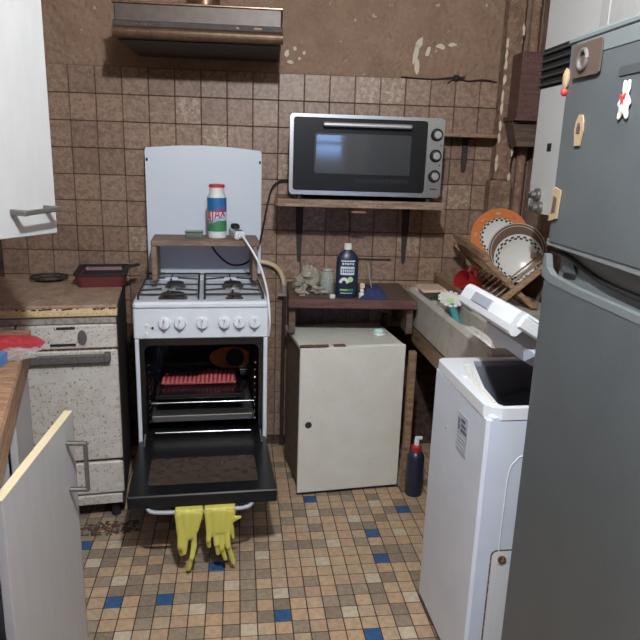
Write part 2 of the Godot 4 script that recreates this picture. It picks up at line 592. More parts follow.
func _ready() -> void:
	rng.seed = 7
	# camera
	var pitch := deg_to_rad(14.4)
	var yaw := deg_to_rad(4.5)
	var roll := 0.032
	axf = Vector3(sin(yaw) * cos(pitch), -sin(pitch), -cos(yaw) * cos(pitch))
	var r0 := Vector3(cos(yaw), 0, sin(yaw))
	var u0 := r0.cross(axf)
	axr = r0 * cos(roll) + u0 * sin(roll)
	axu = u0 * cos(roll) - r0 * sin(roll)
	var cam := Camera3D.new()
	cam.name = "camera"
	cam.fov = rad_to_deg(2.0 * atan(320.0 / CAM_F))
	cam.near = 0.02
	cam.transform = Transform3D(Basis(axr, axu, -axf), Vector3(0, CAM_H, CAM_D))
	add_child(cam)
	cam.current = true
	# sky, seen only through the window behind the camera
	var env := Environment.new()
	var sky := Sky.new()
	var sm := ProceduralSkyMaterial.new()
	sm.sky_top_color = c8(96, 146, 226)
	sm.sky_horizon_color = c8(140, 178, 236)
	sm.ground_horizon_color = c8(150, 150, 150)
	sm.ground_bottom_color = c8(110, 108, 104)
	sm.sky_energy_multiplier = 4.0
	sky.sky_material = sm
	env.background_mode = Environment.BG_SKY
	env.sky = sky
	env.ambient_light_source = Environment.AMBIENT_SOURCE_SKY
	env.tonemap_mode = Environment.TONE_MAPPER_LINEAR
	env.tonemap_exposure = 1.0
	env.sdfgi_enabled = true
	env.ssao_enabled = true
	env.ssil_enabled = true
	var we := WorldEnvironment.new()
	we.name = "world"
	we.environment = env
	add_child(we)
	make_materials()
	build_lamp()
	build_room()
	build_stove()
	build_old_cooker()
	floor_dirt()
	build_fridge()
	build_washer()
	build_sink()
	build_white_cabinet()
	build_left_units()
	build_hood()
	build_mini_oven()
	build_heater()
	build_wall_bits()
	build_stove_things()
	build_counter_things()
	build_rack()

# ceiling lamp just above and in front of the camera
func build_lamp() -> void:
	var at := Vector3(0.07, 2.24, 2.42)
	var o := thing("ceiling_lamp", "bare bulb hanging from the ceiling above the viewer", "lamp", at)
	var st := nst()
	lathe(st, [Vector2(0, -.045), Vector2(.018, -.042), Vector2(.03, -.028), Vector2(.034, -.008), Vector2(.028, .014), Vector2(.016, .034), Vector2(.013, .05), Vector2(0, .05)], 20)
	var bulb_mat := plain(c8(255, 250, 240), .4)
	bulb_mat.emission_enabled = true
	bulb_mat.emission = c8(248, 252, 255)
	bulb_mat.emission_energy_multiplier = 6.0
	part(st, "bulb", bulb_mat, o)
	st = nst()
	cyl(st, Vector3(0, .05, 0), Vector3(0, .1, 0), .018)
	part(st, "socket", M.white_plastic, o)
	st = nst()
	cyl(st, Vector3(0, .1, 0), Vector3(0, .31, 0), .004)
	part(st, "cord", M.black, o)
	var l := OmniLight3D.new()
	l.name = "bulb_light"
	l.light_color = Color(0.96, 0.985, 1.0)
	l.light_energy = 3.9
	l.light_size = 0.04
	l.omni_range = 12.0
	l.omni_attenuation = 2.0
	l.shadow_enabled = true
	o.add_child(l)

func build_room() -> void:
	var X0 := -1.3
	var X1 := 1.18
	var Z1 := 4.4
	var TOP := 2.55
	# floor
	var st := nst()
	bm(st, Vector3(X0 - .2, -.2, -.2), Vector3(X1 + .2, -.0016, Z1 + .2))
	var fl := struct(st, "floor", M.floor_grout)
	floor_tiles(fl, X0, X1, Z1)
	st = nst()
	bm(st, Vector3(X0 - .2, TOP, -.2), Vector3(X1 + .2, TOP + .2, Z1 + .2))
	struct(st, "ceiling", M.ceiling)
	st = nst()
	bm(st, Vector3(X0 - .2, -.004, -.2), Vector3(X1 + .2, TOP, -.003))
	var wb := struct(st, "wall_back", M.plaster)
	wall_tiles(wb, X0, X1)
	st = nst()
	bm(st, Vector3(X0 - .2, -.004, -.003), Vector3(X0, TOP, Z1))
	struct(st, "wall_left", M.side_wall)
	st = nst()
	bm(st, Vector3(X1, -.004, -.003), Vector3(X1 + .2, TOP, Z1))
	struct(st, "wall_right", M.side_wall)
	# wall behind the viewer, with the window that the small oven mirrors
	var wx0 := .38
	var wx1 := .74
	var wy0 := 1.1
	var wy1 := 1.9
	st = nst()
	bm(st, Vector3(X0 - .2, -.004, Z1), Vector3(wx0, TOP, Z1 + .2))
	bm(st, Vector3(wx1, -.004, Z1), Vector3(X1 + .2, TOP, Z1 + .2))
	bm(st, Vector3(wx0, -.004, Z1), Vector3(wx1, wy0, Z1 + .2))
	bm(st, Vector3(wx0, wy1, Z1), Vector3(wx1, TOP, Z1 + .2))
	struct(st, "wall_front", M.side_wall)
	st = nst()
	for q in [[wx0, wy0, wx0 + .04, wy1], [wx1 - .04, wy0, wx1, wy1], [wx0, wy0, wx1, wy0 + .04], [wx0, wy1 - .04, wx1, wy1], [wx0, 1.52, wx1, 1.55]]:
		bm(st, Vector3(q[0], q[1], Z1 + .08), Vector3(q[2], q[3], Z1 + .12), .003)
	var wn := struct(st, "window_1", M.white)
	st = nst()
	bm(st, Vector3(wx0 + .03, wy0 + .03, Z1 + .098), Vector3(wx1 - .03, wy1 - .03, Z1 + .102))
	part(st, "window_pane", M.pane, wn)
	# boxed-in pipe up the right corner, paint peeling to white plaster
	st = nst()
	bm(st, Vector3(1.0, 1.33, 0), Vector3(1.075, TOP, .07), .006)
	bm(st, Vector3(.985, 0, 0), Vector3(1.085, 1.33, .08), .006)
	struct(st, "trim_1", M.peel)
	st = nst()
	cyl(st, Vector3(1.125, 0, .05), Vector3(1.125, TOP, .05), .022)
	struct(st, "trim_2", M.peel)

func floor_tiles(fl: Node3D, X0: float, X1: float, Z1: float) -> void:
	var p := .054
	var a := deg_to_rad(-3.0)
	var off := Vector2(-.28929, .15347)
	var blue := [[-10, 21], [-7, 21], [-4, 18], [0, 23], [7, 15], [7, 18], [5, 25], [10, 12], [3, 10], [-13, 15]]
	var white := [[-10, 19], [-11, 15], [-9, 24], [-5, 22], [-3, 20], [-1, 17], [0, 21], [-2, 24], [0, 15], [3, 12], [3, 18], [6, 20], [4, 23], [4, 16], [9, 15], [8, 22], [7, 25], [6, 13], [8, 11]]
	var st := nst()
	bx(st, Vector3.ZERO, Vector3(.0504, .012, .0504), .0006)
	st.generate_normals()
	var mesh := st.commit()
	var rot := Basis(Vector3.UP, -a)
	var cells := []
	for i in range(-40, 40):
		for j in range(-4, 90):
			var q := (Vector2(i, j) + off) * p
			var x := cos(a) * q.x - sin(a) * q.y
			var z := sin(a) * q.x + cos(a) * q.y
			if x < X0 + .01 or x > X1 - .01 or z < .0 or z > Z1:
				continue
			var u := rng.randf()
			var mt: Material
			var v := rng.randf()
			if [i, j] in blue:
				mt = M.floor_blue
			elif [i, j] in white:
				mt = M.floor_white
			elif (z > 1.42 or x < -.6) and u < .04:
				mt = M.floor_blue
			elif (z > 1.42 or x < -.6) and u < .11:
				mt = M.floor_white
			elif v < .66:
				mt = M.floor_tan[rng.randi() % 5]
			else:
				mt = M.floor_grey[rng.randi() % 3]
			var at := Vector3(x, -.006 + rng.randf_range(-.0007, .0), z)
			var s := to_px(at)
			var seen := false
			if s.y < 655.0 and z < 2.6:
				var right := 418.0 if s.y < 600.0 else 418.0 + (s.y - 600.0) * .35
				if s.y > 505.0 and s.x > 86.0 and s.x < right + 6.0:
					seen = true
				elif s.y > 478.0 and s.x > 272.0 and s.x < 425.0:
					seen = true
				elif s.y > 440.0 and s.x > 270.0 and s.x < 297.0:
					seen = true
			cells.append([at, mt, seen, z])
	cells.sort_custom(func(A, B): return A[3] > B[3])
	var single := 0
	var rest := {}
	for c in cells:
		if c[2] and single < 300:
			single += 1
			var o := MeshInstance3D.new()
			o.mesh = mesh
			o.material_override = c[1]
			o.name = "floor_tile"
			fl.add_child(o, true)
			o.transform = Transform3D(rot * Basis(Vector3.UP, rng.randf_range(-.008, .008)), c[0])
		else:
			if not rest.has(c[1]):
				rest[c[1]] = []
			rest[c[1]].append(Transform3D(rot, c[0]))
	# the tiles too small or hidden to pick apart, one surface per tone
	var am := ArrayMesh.new()
	for mt in rest:
		var s2 := SurfaceTool.new()
		s2.begin(Mesh.PRIMITIVE_TRIANGLES)
		for t in rest[mt]:
			s2.append_from(mesh, 0, t)
		s2.commit(am)
		am.surface_set_material(am.get_surface_count() - 1, mt)
	var ro := MeshInstance3D.new()
	ro.mesh = am
	ro.name = "floor_tiles_rest"
	ro.set_meta("kind", "stuff")
	fl.add_child(ro)

func floor_dirt() -> void:
	var st := nst()
	var q := RandomNumberGenerator.new()
	q.seed = 91
	for k in 230:
		var t := q.randf()
		var p := Vector3(lerpf(-.82, -.5, t), .0, .74 - (t - .5) * .05 + q.randf_range(-.045, .075) * (1.0 - t * .3))
		var r := q.randf_range(.002, .009)
		lump(st, p + Vector3(0, r * .18, 0), Vector3(r, r * .25, r * .8), 100 + k, .5, 2.0, 7, 4)
	var o := solo(st, "floor_dirt", M.dirt, "brown crumbs and dirt on the floor before the old cooker", "dirt")
	o.set_meta("kind", "stuff")

func wall_tiles(wb: Node3D, X0: float, X1: float) -> void:
	var st := nst()
	bm(st, Vector3(X0, 0, -.003), Vector3(1.0, 1.758, .0))
	part(st, "tile_bed", M.grout, wb)
	st = nst()
	bx(st, Vector3.ZERO, Vector3(.1095, .1108, .01), .002)
	st.generate_normals()
	var mesh := st.commit()
	var motif := [[-4, 1], [-3, 2], [3, 0], [4, 0], [6, 4], [7, 4], [0, 3], [1, 5], [-6, 6], [5, 6]]
	for j in 15:
		for i in range(-12, 9):
			var x := .022 + (i + .5) * .1125
			var y := 1.758 - (j + .5) * .1138
			if x < X0 + .05 or x > .985:
				continue
			# lower courses are only seen in the gaps between the furniture
			if j > 9 and not (x > -.15 and x < .2):
				continue
			if y < .05:
				continue
			var o := MeshInstance3D.new()
			o.mesh = mesh
			o.material_override = M.motif_tile if [i, j] in motif else M.wall_tiles[rng.randi() % 5]
			o.name = "wall_tile"
			wb.add_child(o, true)
			o.position = Vector3(x, y, .0005 + rng.randf_range(-.0012, .0012))
			o.rotation = Vector3(rng.randf_range(-.008, .008), rng.randf_range(-.008, .008), rng.randf_range(-.006, .006))

# ------------------------------------------------------------------ gas cooker
func build_stove() -> void:
	var o := thing("gas_cooker", "white gas cooker with its lid raised and black oven door let down", "cooker", Vector3(-.289, 0, .322), 5.7)
	var st := nst()
	var W := .252
	# carcass: sides, back, base, drawer front
	bm(st, Vector3(-W, .06, -.265), Vector3(-W + .012, .84, .262), .003)
	bm(st, Vector3(W - .012, .06, -.265), Vector3(W, .84, .262), .003)
	bm(st, Vector3(-W, .06, -.265), Vector3(W, .84, -.255), .002)
	bm(st, Vector3(-W + .012, .06, -.25), Vector3(W - .012, .08, .26))
	# face strips either side of the oven
	bm(st, Vector3(-W, .28, .245), Vector3(-W + .016, .72, .266), .003)
	bm(st, Vector3(W - .016, .28, .245), Vector3(W, .72, .266), .003)
	part(st, "body", M.white_enamel, o)
	st = nst()
	bm(st, Vector3(-W + .002, .08, .24), Vector3(W - .002, .268, .262), .004)
	part(st, "storage_drawer", M.white_enamel, o)
	for sx in [-1, 1]:
		for sz in [-1, 1]:
			st = nst()
			cyl(st, Vector3(sx * .22, 0, sz * .22), Vector3(sx * .22, .065, sz * .22), .016, .018)
			part(st, "foot", M.black, o)
	# hob with a shallow well
	st = nst()
	bm(st, Vector3(-W - .002, .838, .225), Vector3(W + .002, .866, .278), .009)
	bm(st, Vector3(-W - .002, .84, -.268), Vector3(-W + .02, .866, .24), .006)
	bm(st, Vector3(W - .02, .84, -.268), Vector3(W + .002, .866, .24), .006)
	bm(st, Vector3(-W, .84, -.268), Vector3(W, .872, -.235), .005)
	bm(st, Vector3(-W + .005, .838, -.25), Vector3(W - .005, .852, .24))
	part(st, "hob", M.white_enamel, o)
	# control panel
	st = nst()
	bm(st, Vector3(-W - .002, .72, .235), Vector3(W + .002, .842, .27), .005)
	part(st, "control_panel", M.white_enamel, o)
	for x in [-.14, -.082, .001, .084, .141, .2]:
		st = nst()
		var xf := Transform3D(Basis(Vector3.RIGHT, Vector3.BACK, Vector3.DOWN), Vector3(x, .784, .27))
		lathe(st, [Vector2(0, -.002), Vector2(.024, -.002), Vector2(.024, .003), Vector2(.021, .006), Vector2(.02, .018), Vector2(.0, .02)], 22, xf)
		bm(st, Vector3(x - .005, .784 - .019, .285), Vector3(x + .005, .784 + .019, .3), .003)
		var k := part(st, "knob", M.white_plastic, o)
		st = nst()
		bm(st, Vector3(x - .001, .789, .2995), Vector3(x + .001, .8025, .3008))
		part(st, "pointer", M.ink, k)
	for b in [[-.206, .774, .008, "aged_plastic"], [-.184, .765, .0045, "soot"], [-.208, .742, .008, "aged_plastic"]]:
		st = nst()
		cyl(st, Vector3(b[0], b[1], .268), Vector3(b[0], b[1], .276), b[2], b[2] * .85, 14)
		part(st, "push_button", M[b[3]], o)
	# oven liner with rounded mouth
	st = nst()
	frame(st, rrect(-.236, .282, .236, .718, .004), rrect(-.218, .30, .218, .694, .025), .02, Transform3D(Basis(), Vector3(0, 0, .247)))
	part(st, "oven_mouth", M.oven_black, o)
	st = nst()
	bm(st, Vector3(-.222, .296, -.24), Vector3(.222, .302, .25))
	bm(st, Vector3(-.222, .694, -.24), Vector3(.222, .700, .25))
	bm(st, Vector3(-.228, .296, -.24), Vector3(-.22, .70, .25))
	bm(st, Vector3(.22, .296, -.24), Vector3(.228, .70, .25))
	bm(st, Vector3(-.228, .296, -.246), Vector3(.228, .70, -.236))
	part(st, "oven_cavity", M.oven_black, o)
	for sx in [-1, 1]:
		for i in 9:
			st = nst()
			tube(st, [Vector3(sx * .214, .36 + i * .03, .2), Vector3(sx * .206, .36 + i * .03, .19), Vector3(sx * .206, .36 + i * .03, -.2)], .0036, 6, 2)
			part(st, "rack_runner", M.chrome, o)
	# wire shelf and trays
	st = nst()
	for z in [-.2, .2]:
		tube(st, [Vector3(-.205, .432, z), Vector3(.205, .432, z)], .003, 6, 1)
	for i in 13:
		var x := -.2 + i * .0333
		tube(st, [Vector3(x, .432, -.2), Vector3(x, .432, .2)], .0018, 5, 1)
	part(st, "wire_shelf", M.chrome, o)
	st = nst()
	bm(st, Vector3(-.2, .352, -.2), Vector3(.2, .356, .2))
	for q in [[-.205, -.2, -.195, .205], [.195, -.2, .205, .205], [-.205, .197, .205, .205], [-.205, -.205, .205, -.197]]:
		bm(st, Vector3(q[0], .352, q[1]), Vector3(q[2], .378, q[3]), .002)
	part(st, "drip_tray", M.dull_metal, o)
	st = nst()
	tube(st, [Vector3(-.19, .318, .235), Vector3(.19, .318, .235)], .004, 6, 1)
	part(st, "bottom_rod", M.chrome, o)
	# burners
	for b in [[-.112, .15, .046], [-.112, -.075, .036], [.128, .165, .028], [.13, -.075, .038]]:
		st = nst()
		var c := Vector3(b[0], .852, b[1])
		var r: float = b[2]
		lathe(st, [Vector2(r * 1.25, 0), Vector2(r * 1.2, .006), Vector2(r * .95, .008), Vector2(r * .95, .014)], 24, Transform3D(Basis(), c))
		var bn := part(st, "burner", M.dull_metal, o)
		st = nst()
		lathe(st, [Vector2(r, .014), Vector2(r, .019), Vector2(r * .9, .022), Vector2(0, .0225)], 24, Transform3D(Basis(), c))
		part(st, "burner_cap", M.cast_iron, bn)
	# pan supports, left and right grid
	for sx in [-1, 1]:
		st = nst()
		var x0: float = .012 if sx > 0 else -.236
		var x1: float = .236 if sx > 0 else -.012
		var y := .886
		for z in [-.205, .232]:
			tube(st, [Vector3(x0, y, z), Vector3(x1, y, z)], .004, 6, 1)
		for x in [x0, x1]:
			tube(st, [Vector3(x, y, -.205), Vector3(x, y, .232)], .004, 6, 1)
		tube(st, [Vector3(x0, y, .04), Vector3(x1, y, .04)], .0035, 6, 1)
		var cx: float = (x0 + x1) * .5 - .004
		for z in [-.075, .155]:
			for d in [[-1, 0], [1, 0], [0, -1], [0, 1]]:
				var e: Vector3 = Vector3(cx + d[0] * .11, y, z + d[1] * .09)
				tube(st, [e, Vector3(cx + d[0] * .05, y + .004, z + d[1] * .05), Vector3(cx + d[0] * .026, y + .006, z + d[1] * .026)], .0038, 6, 2)
		for x in [x0, x1]:
			for z in [-.205, .232]:
				tube(st, [Vector3(x, y, z), Vector3(x, .856, z)], .004, 6, 1)
		part(st, "pan_support", M.cast_iron, o)
	# raised lid
	st = nst()
	var lp := PackedVector2Array([Vector2(-.25, .0), Vector2(.25, 0), Vector2(.252, .535), Vector2(.247, .548), Vector2(.12, .559), Vector2(0, .563), Vector2(-.12, .559), Vector2(-.247, .548), Vector2(-.252, .535)])
	prism(st, lp, .012, Transform3D(Basis(Vector3.RIGHT, deg_to_rad(-1.5)), Vector3(.015, .878, -.262)))
	var lid := part(st, "lid", M.lid_enamel, o)
	for sx in [-1, 1]:
		st = nst()
		bm(st, Vector3(.015 + sx * .244 - .004, 1.37, -.266), Vector3(.015 + sx * .244 + .004, 1.382, -.258), .001)
		part(st, "lid_buffer", M.soot, lid)
		st = nst()
		cyl(st, Vector3(.015 + sx * .2 - .02, .878, -.255), Vector3(.015 + sx * .2 + .02, .878, -.255), .008)
		part(st, "hinge", M.dull_metal, lid)
	# oven door let down flat
	st = nst()
	var dy := .305
	frame(st, rrect(-.248, .275, .248, .70, .012), rrect(-.19, .42, .19, .635, .01), .034, Transform3D(Basis(Vector3.RIGHT, Vector3.BACK, Vector3.DOWN), Vector3(0, dy, 0)))
	var door := part(st, "oven_door", M.oven_black, o)
	st = nst()
	bm(st, Vector3(-.2, dy - .03, .41), Vector3(.2, dy - .008, .645))
	part(st, "door_glass", M.oven_glass, door)
	st = nst()
	for i in 22:
		var x := -.19 + i * .018
		bm(st, Vector3(x, dy - .02, .698), Vector3(x + .011, dy - .012, .702))
	part(st, "vent_slots", M.soot, door)
	st = nst()
	bm(st, Vector3(-.249, dy - .05, .69), Vector3(.249, dy - .002, .704), .004)
	part(st, "door_edge", M.mini_dark, door)
	st = nst()
	tube(st, [Vector3(-.19, .27, .672), Vector3(-.175, .248, .706), Vector3(-.09, .243, .712), Vector3(0, .242, .713), Vector3(.09, .243, .712), Vector3(.155, .248, .706), Vector3(.17, .27, .672)], .007, 10, 4)
	part(st, "door_handle", M.label_grey, door)
	for sx in [-1, 1]:
		st = nst()
		bar(st, Vector3(sx * .226, .30, .25), Vector3(sx * .226, .335, .255), .008, .012)
		bar(st, Vector3(sx * .226, .332, .255), Vector3(sx * .226, .308, .33), .006, .008)
		part(st, "door_hinge", M.steel, o)
	# food inside
	var xf0 := o.transform
	st = nst()
	bm(st, Vector3(-.185, .438, -.17), Vector3(.16, .442, .17))
	for q in [[-.19, -.175, -.182, .175], [.155, -.175, .163, .175], [-.19, .17, .163, .178], [-.19, -.178, .163, -.17]]:
		bm(st, Vector3(q[0], .438, q[1]), Vector3(q[2], .456, q[3]), .002)
	var tr := solo(st, "baking_tray", M.oven_black, "dark baking tray on the wire shelf inside the open oven", "tray")
	tr.transform = xf0
	st = nst()
	for i in 17:
		var x := -.165 + i * .0182
		var h := .022 + (.016 * clampf((i - 7) / 3.0, 0, 1)) - (.012 * clampf((i - 12) / 4.0, 0, 1))
		tube(st, [Vector3(x - .004, .45, .03), Vector3(x, .446 + h, .012), Vector3(x + .006, .446 + h, -.04), Vector3(x + .008, .45, -.06)], .0085, 7, 4)
	bm(st, Vector3(-.165, .444, -.06), Vector3(.14, .456, .03), .004)
	var pk := solo(st, "ribbed_mat", M.pink_rib, "pinkish red ribbed thing lying on the tray in the oven", "oven mat")
	pk.transform = xf0
	var of := thing("orange_bowl", "orange bowl with a dark round middle at the back of the oven", "bowl", xf0.origin, 5.7)
	st = nst()
	var oxf := Transform3D(Basis(Vector3.RIGHT, deg_to_rad(76)), Vector3(.122, .493, -.2))
	lathe(st, [Vector2(.0, .0), Vector2(.03, .0), Vector2(.09, .03), Vector2(.096, .034), Vector2(.09, .036), Vector2(.032, .01)], 28, oxf, Vector2(1.0, .52))
	part(st, "bowl", M.orange, of)
	st = nst()
	lathe(st, [Vector2(.042, .018), Vector2(.042, .04), Vector2(.03, .046), Vector2(0, .047)], 20, oxf.translated_local(Vector3(.022, 0, 0)))
	part(st, "middle", M.soot, of)
	build_gloves(xf0)

func build_gloves(xf0: Transform3D) -> void:
	# photo columns and rows on the plane of the door's front edge
	var g := func(px: float, py: float, z := 0.0) -> Vector3:
		return Vector3(-.097 + (px - 174.0) * .00333, .242 - (py - 514.0) * .00388, z)
	var A := [
		[[178.5, 515], [180, 530], .014, .014], [[199, 515], [194.5, 530], .013, .012], [[185, 514], [186, 535], .018, .017], [[192, 514], [190, 535], .018, .014],
		[[181, 530], [180.5, 545], .016, .014], [[180, 545], [180.5, 554], .013, .009], [[184.5, 538], [183, 551], .011, .009],
		[[193, 532], [193, 546], .010, .0095], [[193, 546], [190.5, 557], .0095, .009], [[190.5, 557], [187, 569.5], .009, .008]]
	var B := [
		[[207.5, 515], [209, 530], .013, .013], [[231, 515], [228.5, 528], .013, .012], [[214, 514], [215, 532], .018, .016], [[223, 514], [222, 532], .018, .016],
		[[209, 530], [207.5, 540], .011, .009], [[207.5, 540], [208, 548], .009, .0078], [[214.5, 534], [215.5, 545], .0095, .0085], [[215.5, 545], [217, 556], .0085, .0075],
		[[220.5, 534], [221, 550], .0095, .0085], [[221, 550], [224.5, 562], .0085, .0075], [[226, 530], [227.5, 548], .0105, .0092], [[227.5, 548], [233, 566], .0092, .008],
		[[233, 522], [239.5, 519.5], .011, .006], [[231, 530], [232.5, 541], .009, .006]]
	var i := 0
	for L in [A, B]:
		var bones := []
		var k := 0
		for b in L:
			var z := .0 if k < 4 else (.012 if k % 2 == 0 else -.006)
			bones.append([g.call(b[0][0], b[0][1], 0.0), g.call(b[1][0], b[1][1], z), b[2], b[3]])
			k += 1
		var st := nst()
		blob(st, bones, .004, .0022, .62, Transform3D(Basis(), Vector3(0, 0, .722)))
		# the cuff folded back over the handle
		var x0: float = g.call([175.0, 204.0][i], 514.0).x
		var x1: float = g.call([202.5, 235.0][i], 514.0).x
		bm(st, Vector3(x0, .226, .717), Vector3(x1, .256, .727), .005)
		bm(st, Vector3(x0, .2, .692), Vector3(x1, .256, .7), .003)
		bm(st, Vector3(x0, .251, .692), Vector3(x1, .258, .727), .003)
		var lab: String = ["yellow rubber glove on the left of the oven door handle, two fingers hanging", "yellow rubber glove on the right of the oven door handle, fingers spread"][i]
		var o := solo(st, "rubber_glove", M.yellow, lab, "glove", "gloves drying on the oven door")
		o.transform = xf0
		i += 1

# ------------------------------------------------------------------ old rusty cooker on the left
func build_old_cooker() -> void:
	var o := thing("old_cooker", "old white enamel cooker, rust-speckled, beside the gas cooker", "cooker", Vector3(-.903, 0, .441), 9.3)
	var st := nst()
	bm(st, Vector3(-.3, .06, -.29), Vector3(-.288, .83, .28), .003)
	bm(st, Vector3(.288, .06, -.29), Vector3(.3, .83, .28), .003)
	bm(st, Vector3(-.29, .06, -.29), Vector3(.29, .83, -.275))
	bm(st, Vector3(-.29, .06, -.28), Vector3(.29, .82, .25))
	part(st, "body", M.dark_iron, o)
	st = nst()
	bm(st, Vector3(-.302, .856, -.292), Vector3(.303, .87, .29), .004)
	part(st, "top_plate", M.old_top, o)
	st = nst()
	bm(st, Vector3(-.302, .828, .27), Vector3(.303, .858, .294), .004)
	part(st, "top_lip", M.cream_rust, o)
	st = nst()
	bm(st, Vector3(-.3, .8, .26), Vector3(.298, .824, .284), .002)
	part(st, "grey_strip", M.grey_strip, o)
	st = nst()
	bm(st, Vector3(-.042, .708, .26), Vector3(.298, .797, .29), .004)
	var cp := part(st, "control_panel", M.old_enamel, o)
	st = nst()
	bm(st, Vector3(-.3, .708, .26), Vector3(-.047, .797, .29), .004)
	part(st, "control_panel", M.old_enamel, o)
	for s in [[.091, .155, .786], [.067, .155, .724]]:
		st = nst()
		bm(st, Vector3(s[0], s[2] - .005, .286), Vector3(s[1], s[2] + .005, .292), .001)
		part(st, "slot", M.soot, cp)
	st = nst()
	lathe(st, [Vector2(.018, .0), Vector2(.017, .008), Vector2(0, .009)], 18, Transform3D(Basis(Vector3.RIGHT, Vector3.BACK, Vector3.DOWN), Vector3(.178, .75, .287)), Vector2(.95, 1.6))
	part(st, "switch_hole", M.handle_grey, cp, "dark round stain where a knob is missing")
	st = nst()
	bm(st, Vector3(-.3, .7, .25), Vector3(.298, .708, .282))
	part(st, "gap_rail", M.rust, o)
	st = nst()
	bm(st, Vector3(-.298, .262, .26), Vector3(.298, .7, .289), .005)
	var d := part(st, "oven_door", M.old_enamel, o)
	st = nst()
	bm(st, Vector3(-.27, .655, .30), Vector3(.272, .692, .314), .006)
	for x in [-.24, .262]:
		bm(st, Vector3(x - .012, .66, .285), Vector3(x + .012, .694, .32), .004)
	part(st, "door_handle", M.handle_grey, d)
	st = nst()
	bm(st, Vector3(-.298, .118, .26), Vector3(.298, .25, .288), .005)
	part(st, "bottom_drawer", M.old_enamel, o)
	st = nst()
	bm(st, Vector3(-.298, .07, .25), Vector3(.29, .11, .284), .003)
	part(st, "plinth", M.old_enamel, o)
	for sx in [-1, 1]:
		for sz in [-1, 1]:
			st = nst()
			cyl(st, Vector3(sx * .26, 0, sz * .24), Vector3(sx * .26, .07, sz * .24), .018)
			part(st, "foot", M.soot, o)
	# rust flakes standing off the edges
	st = nst()
	for i in 26:
		var x := rng.randf_range(-.05, .3)
		bx(st, Vector3(x, .857 + rng.randf_range(-.002, .002), .293), Vector3(rng.randf_range(.006, .02), .005, .004), .001)
	part(st, "rust_flakes", M.rust, o)
	var xf := o.transform
	# red roasting pan
	var pan := thing("roasting_pan", "dark red rectangular pan with black inside on the old cooker", "pan", xf * Vector3(.222, .871, -.135), 9.3)
	st = nst()
	pan_shape(st, .2, .24, .05, .012, .012)
	part(st, "pan_body", M.pan_red, pan)
	st = nst()
	frame(st, rrect(-.104, -.124, .104, .124, .02), rrect(-.084, -.104, .084, .104, .015), .008, Transform3D(Basis(Vector3.RIGHT, Vector3.FORWARD, Vector3.UP), Vector3(0, .048, 0)))
	part(st, "rim", M.soot, pan)
	st = nst()
	prism(st, rrect(-.085, -.105, .085, .105, .015), .002, Transform3D(Basis(Vector3.RIGHT, Vector3.FORWARD, Vector3.UP), Vector3(0, .03, 0)))
	part(st, "lining", M.soot, pan)
	st = nst()
	bar(st, Vector3(.08, .056, -.03), Vector3(.145, .062, -.07), .022, .01)
	part(st, "handle", M.soot, pan)
	# pot ring
	st = nst()
	for r in [.072, .052]:
		var pts := []
		for k in 25:
			var a := TAU * k / 24
			pts.append(xf * Vector3(.0 + cos(a) * r, .884 if r > .06 else .876, -.2 + sin(a) * r))
		tube(st, pts, .005, 6, 1)
	for k in 4:
		var a := TAU * (k + .5) / 4
		bar(st, xf * Vector3(cos(a) * .045, .874, -.2 + sin(a) * .045), xf * Vector3(cos(a) * .075, .884, -.2 + sin(a) * .075), .008, .006)
	solo(st, "pot_ring", M.dark_iron, "black iron pot ring lying on the old cooker's tan top", "pot stand")

func pan_shape(st: SurfaceTool, w: float, d: float, h: float, flare: float, t: float) -> void:
	var o0 := rrect(-w * .5 + flare, -d * .5 + flare, w * .5 - flare, d * .5 - flare, .02)
	var o1 := rrect(-w * .5, -d * .5, w * .5, d * .5, .02)
	var i1 := rrect(-w * .5 + t, -d * .5 + t, w * .5 - t, d * .5 - t, .015)
	var i0 := rrect(-w * .5 + flare + t, -d * .5 + flare + t, w * .5 - flare - t, d * .5 - flare - t, .015)
	var v := func(p: Vector2, y: float) -> Vector3: return Vector3(p.x, y, p.y)
	for k in o0.size():
		var j := (k + 1) % o0.size()
		var out: Vector3 = v.call(o0[k], 0)
		quad(st, v.call(o0[k], 0), v.call(o0[j], 0), v.call(o1[j], h), v.call(o1[k], h), out)
		quad(st, v.call(o1[k], h), v.call(o1[j], h), v.call(i1[j], h), v.call(i1[k], h), Vector3.UP)
		quad(st, v.call(i1[k], h), v.call(i1[j], h), v.call(i0[j], .01), v.call(i0[k], .01), -out)
		tri(st, Vector3.ZERO, v.call(o0[k], 0), v.call(o0[j], 0), Vector3.DOWN)
		tri(st, Vector3(0, .01, 0), v.call(i0[k], .01), v.call(i0[j], .01), Vector3.UP)

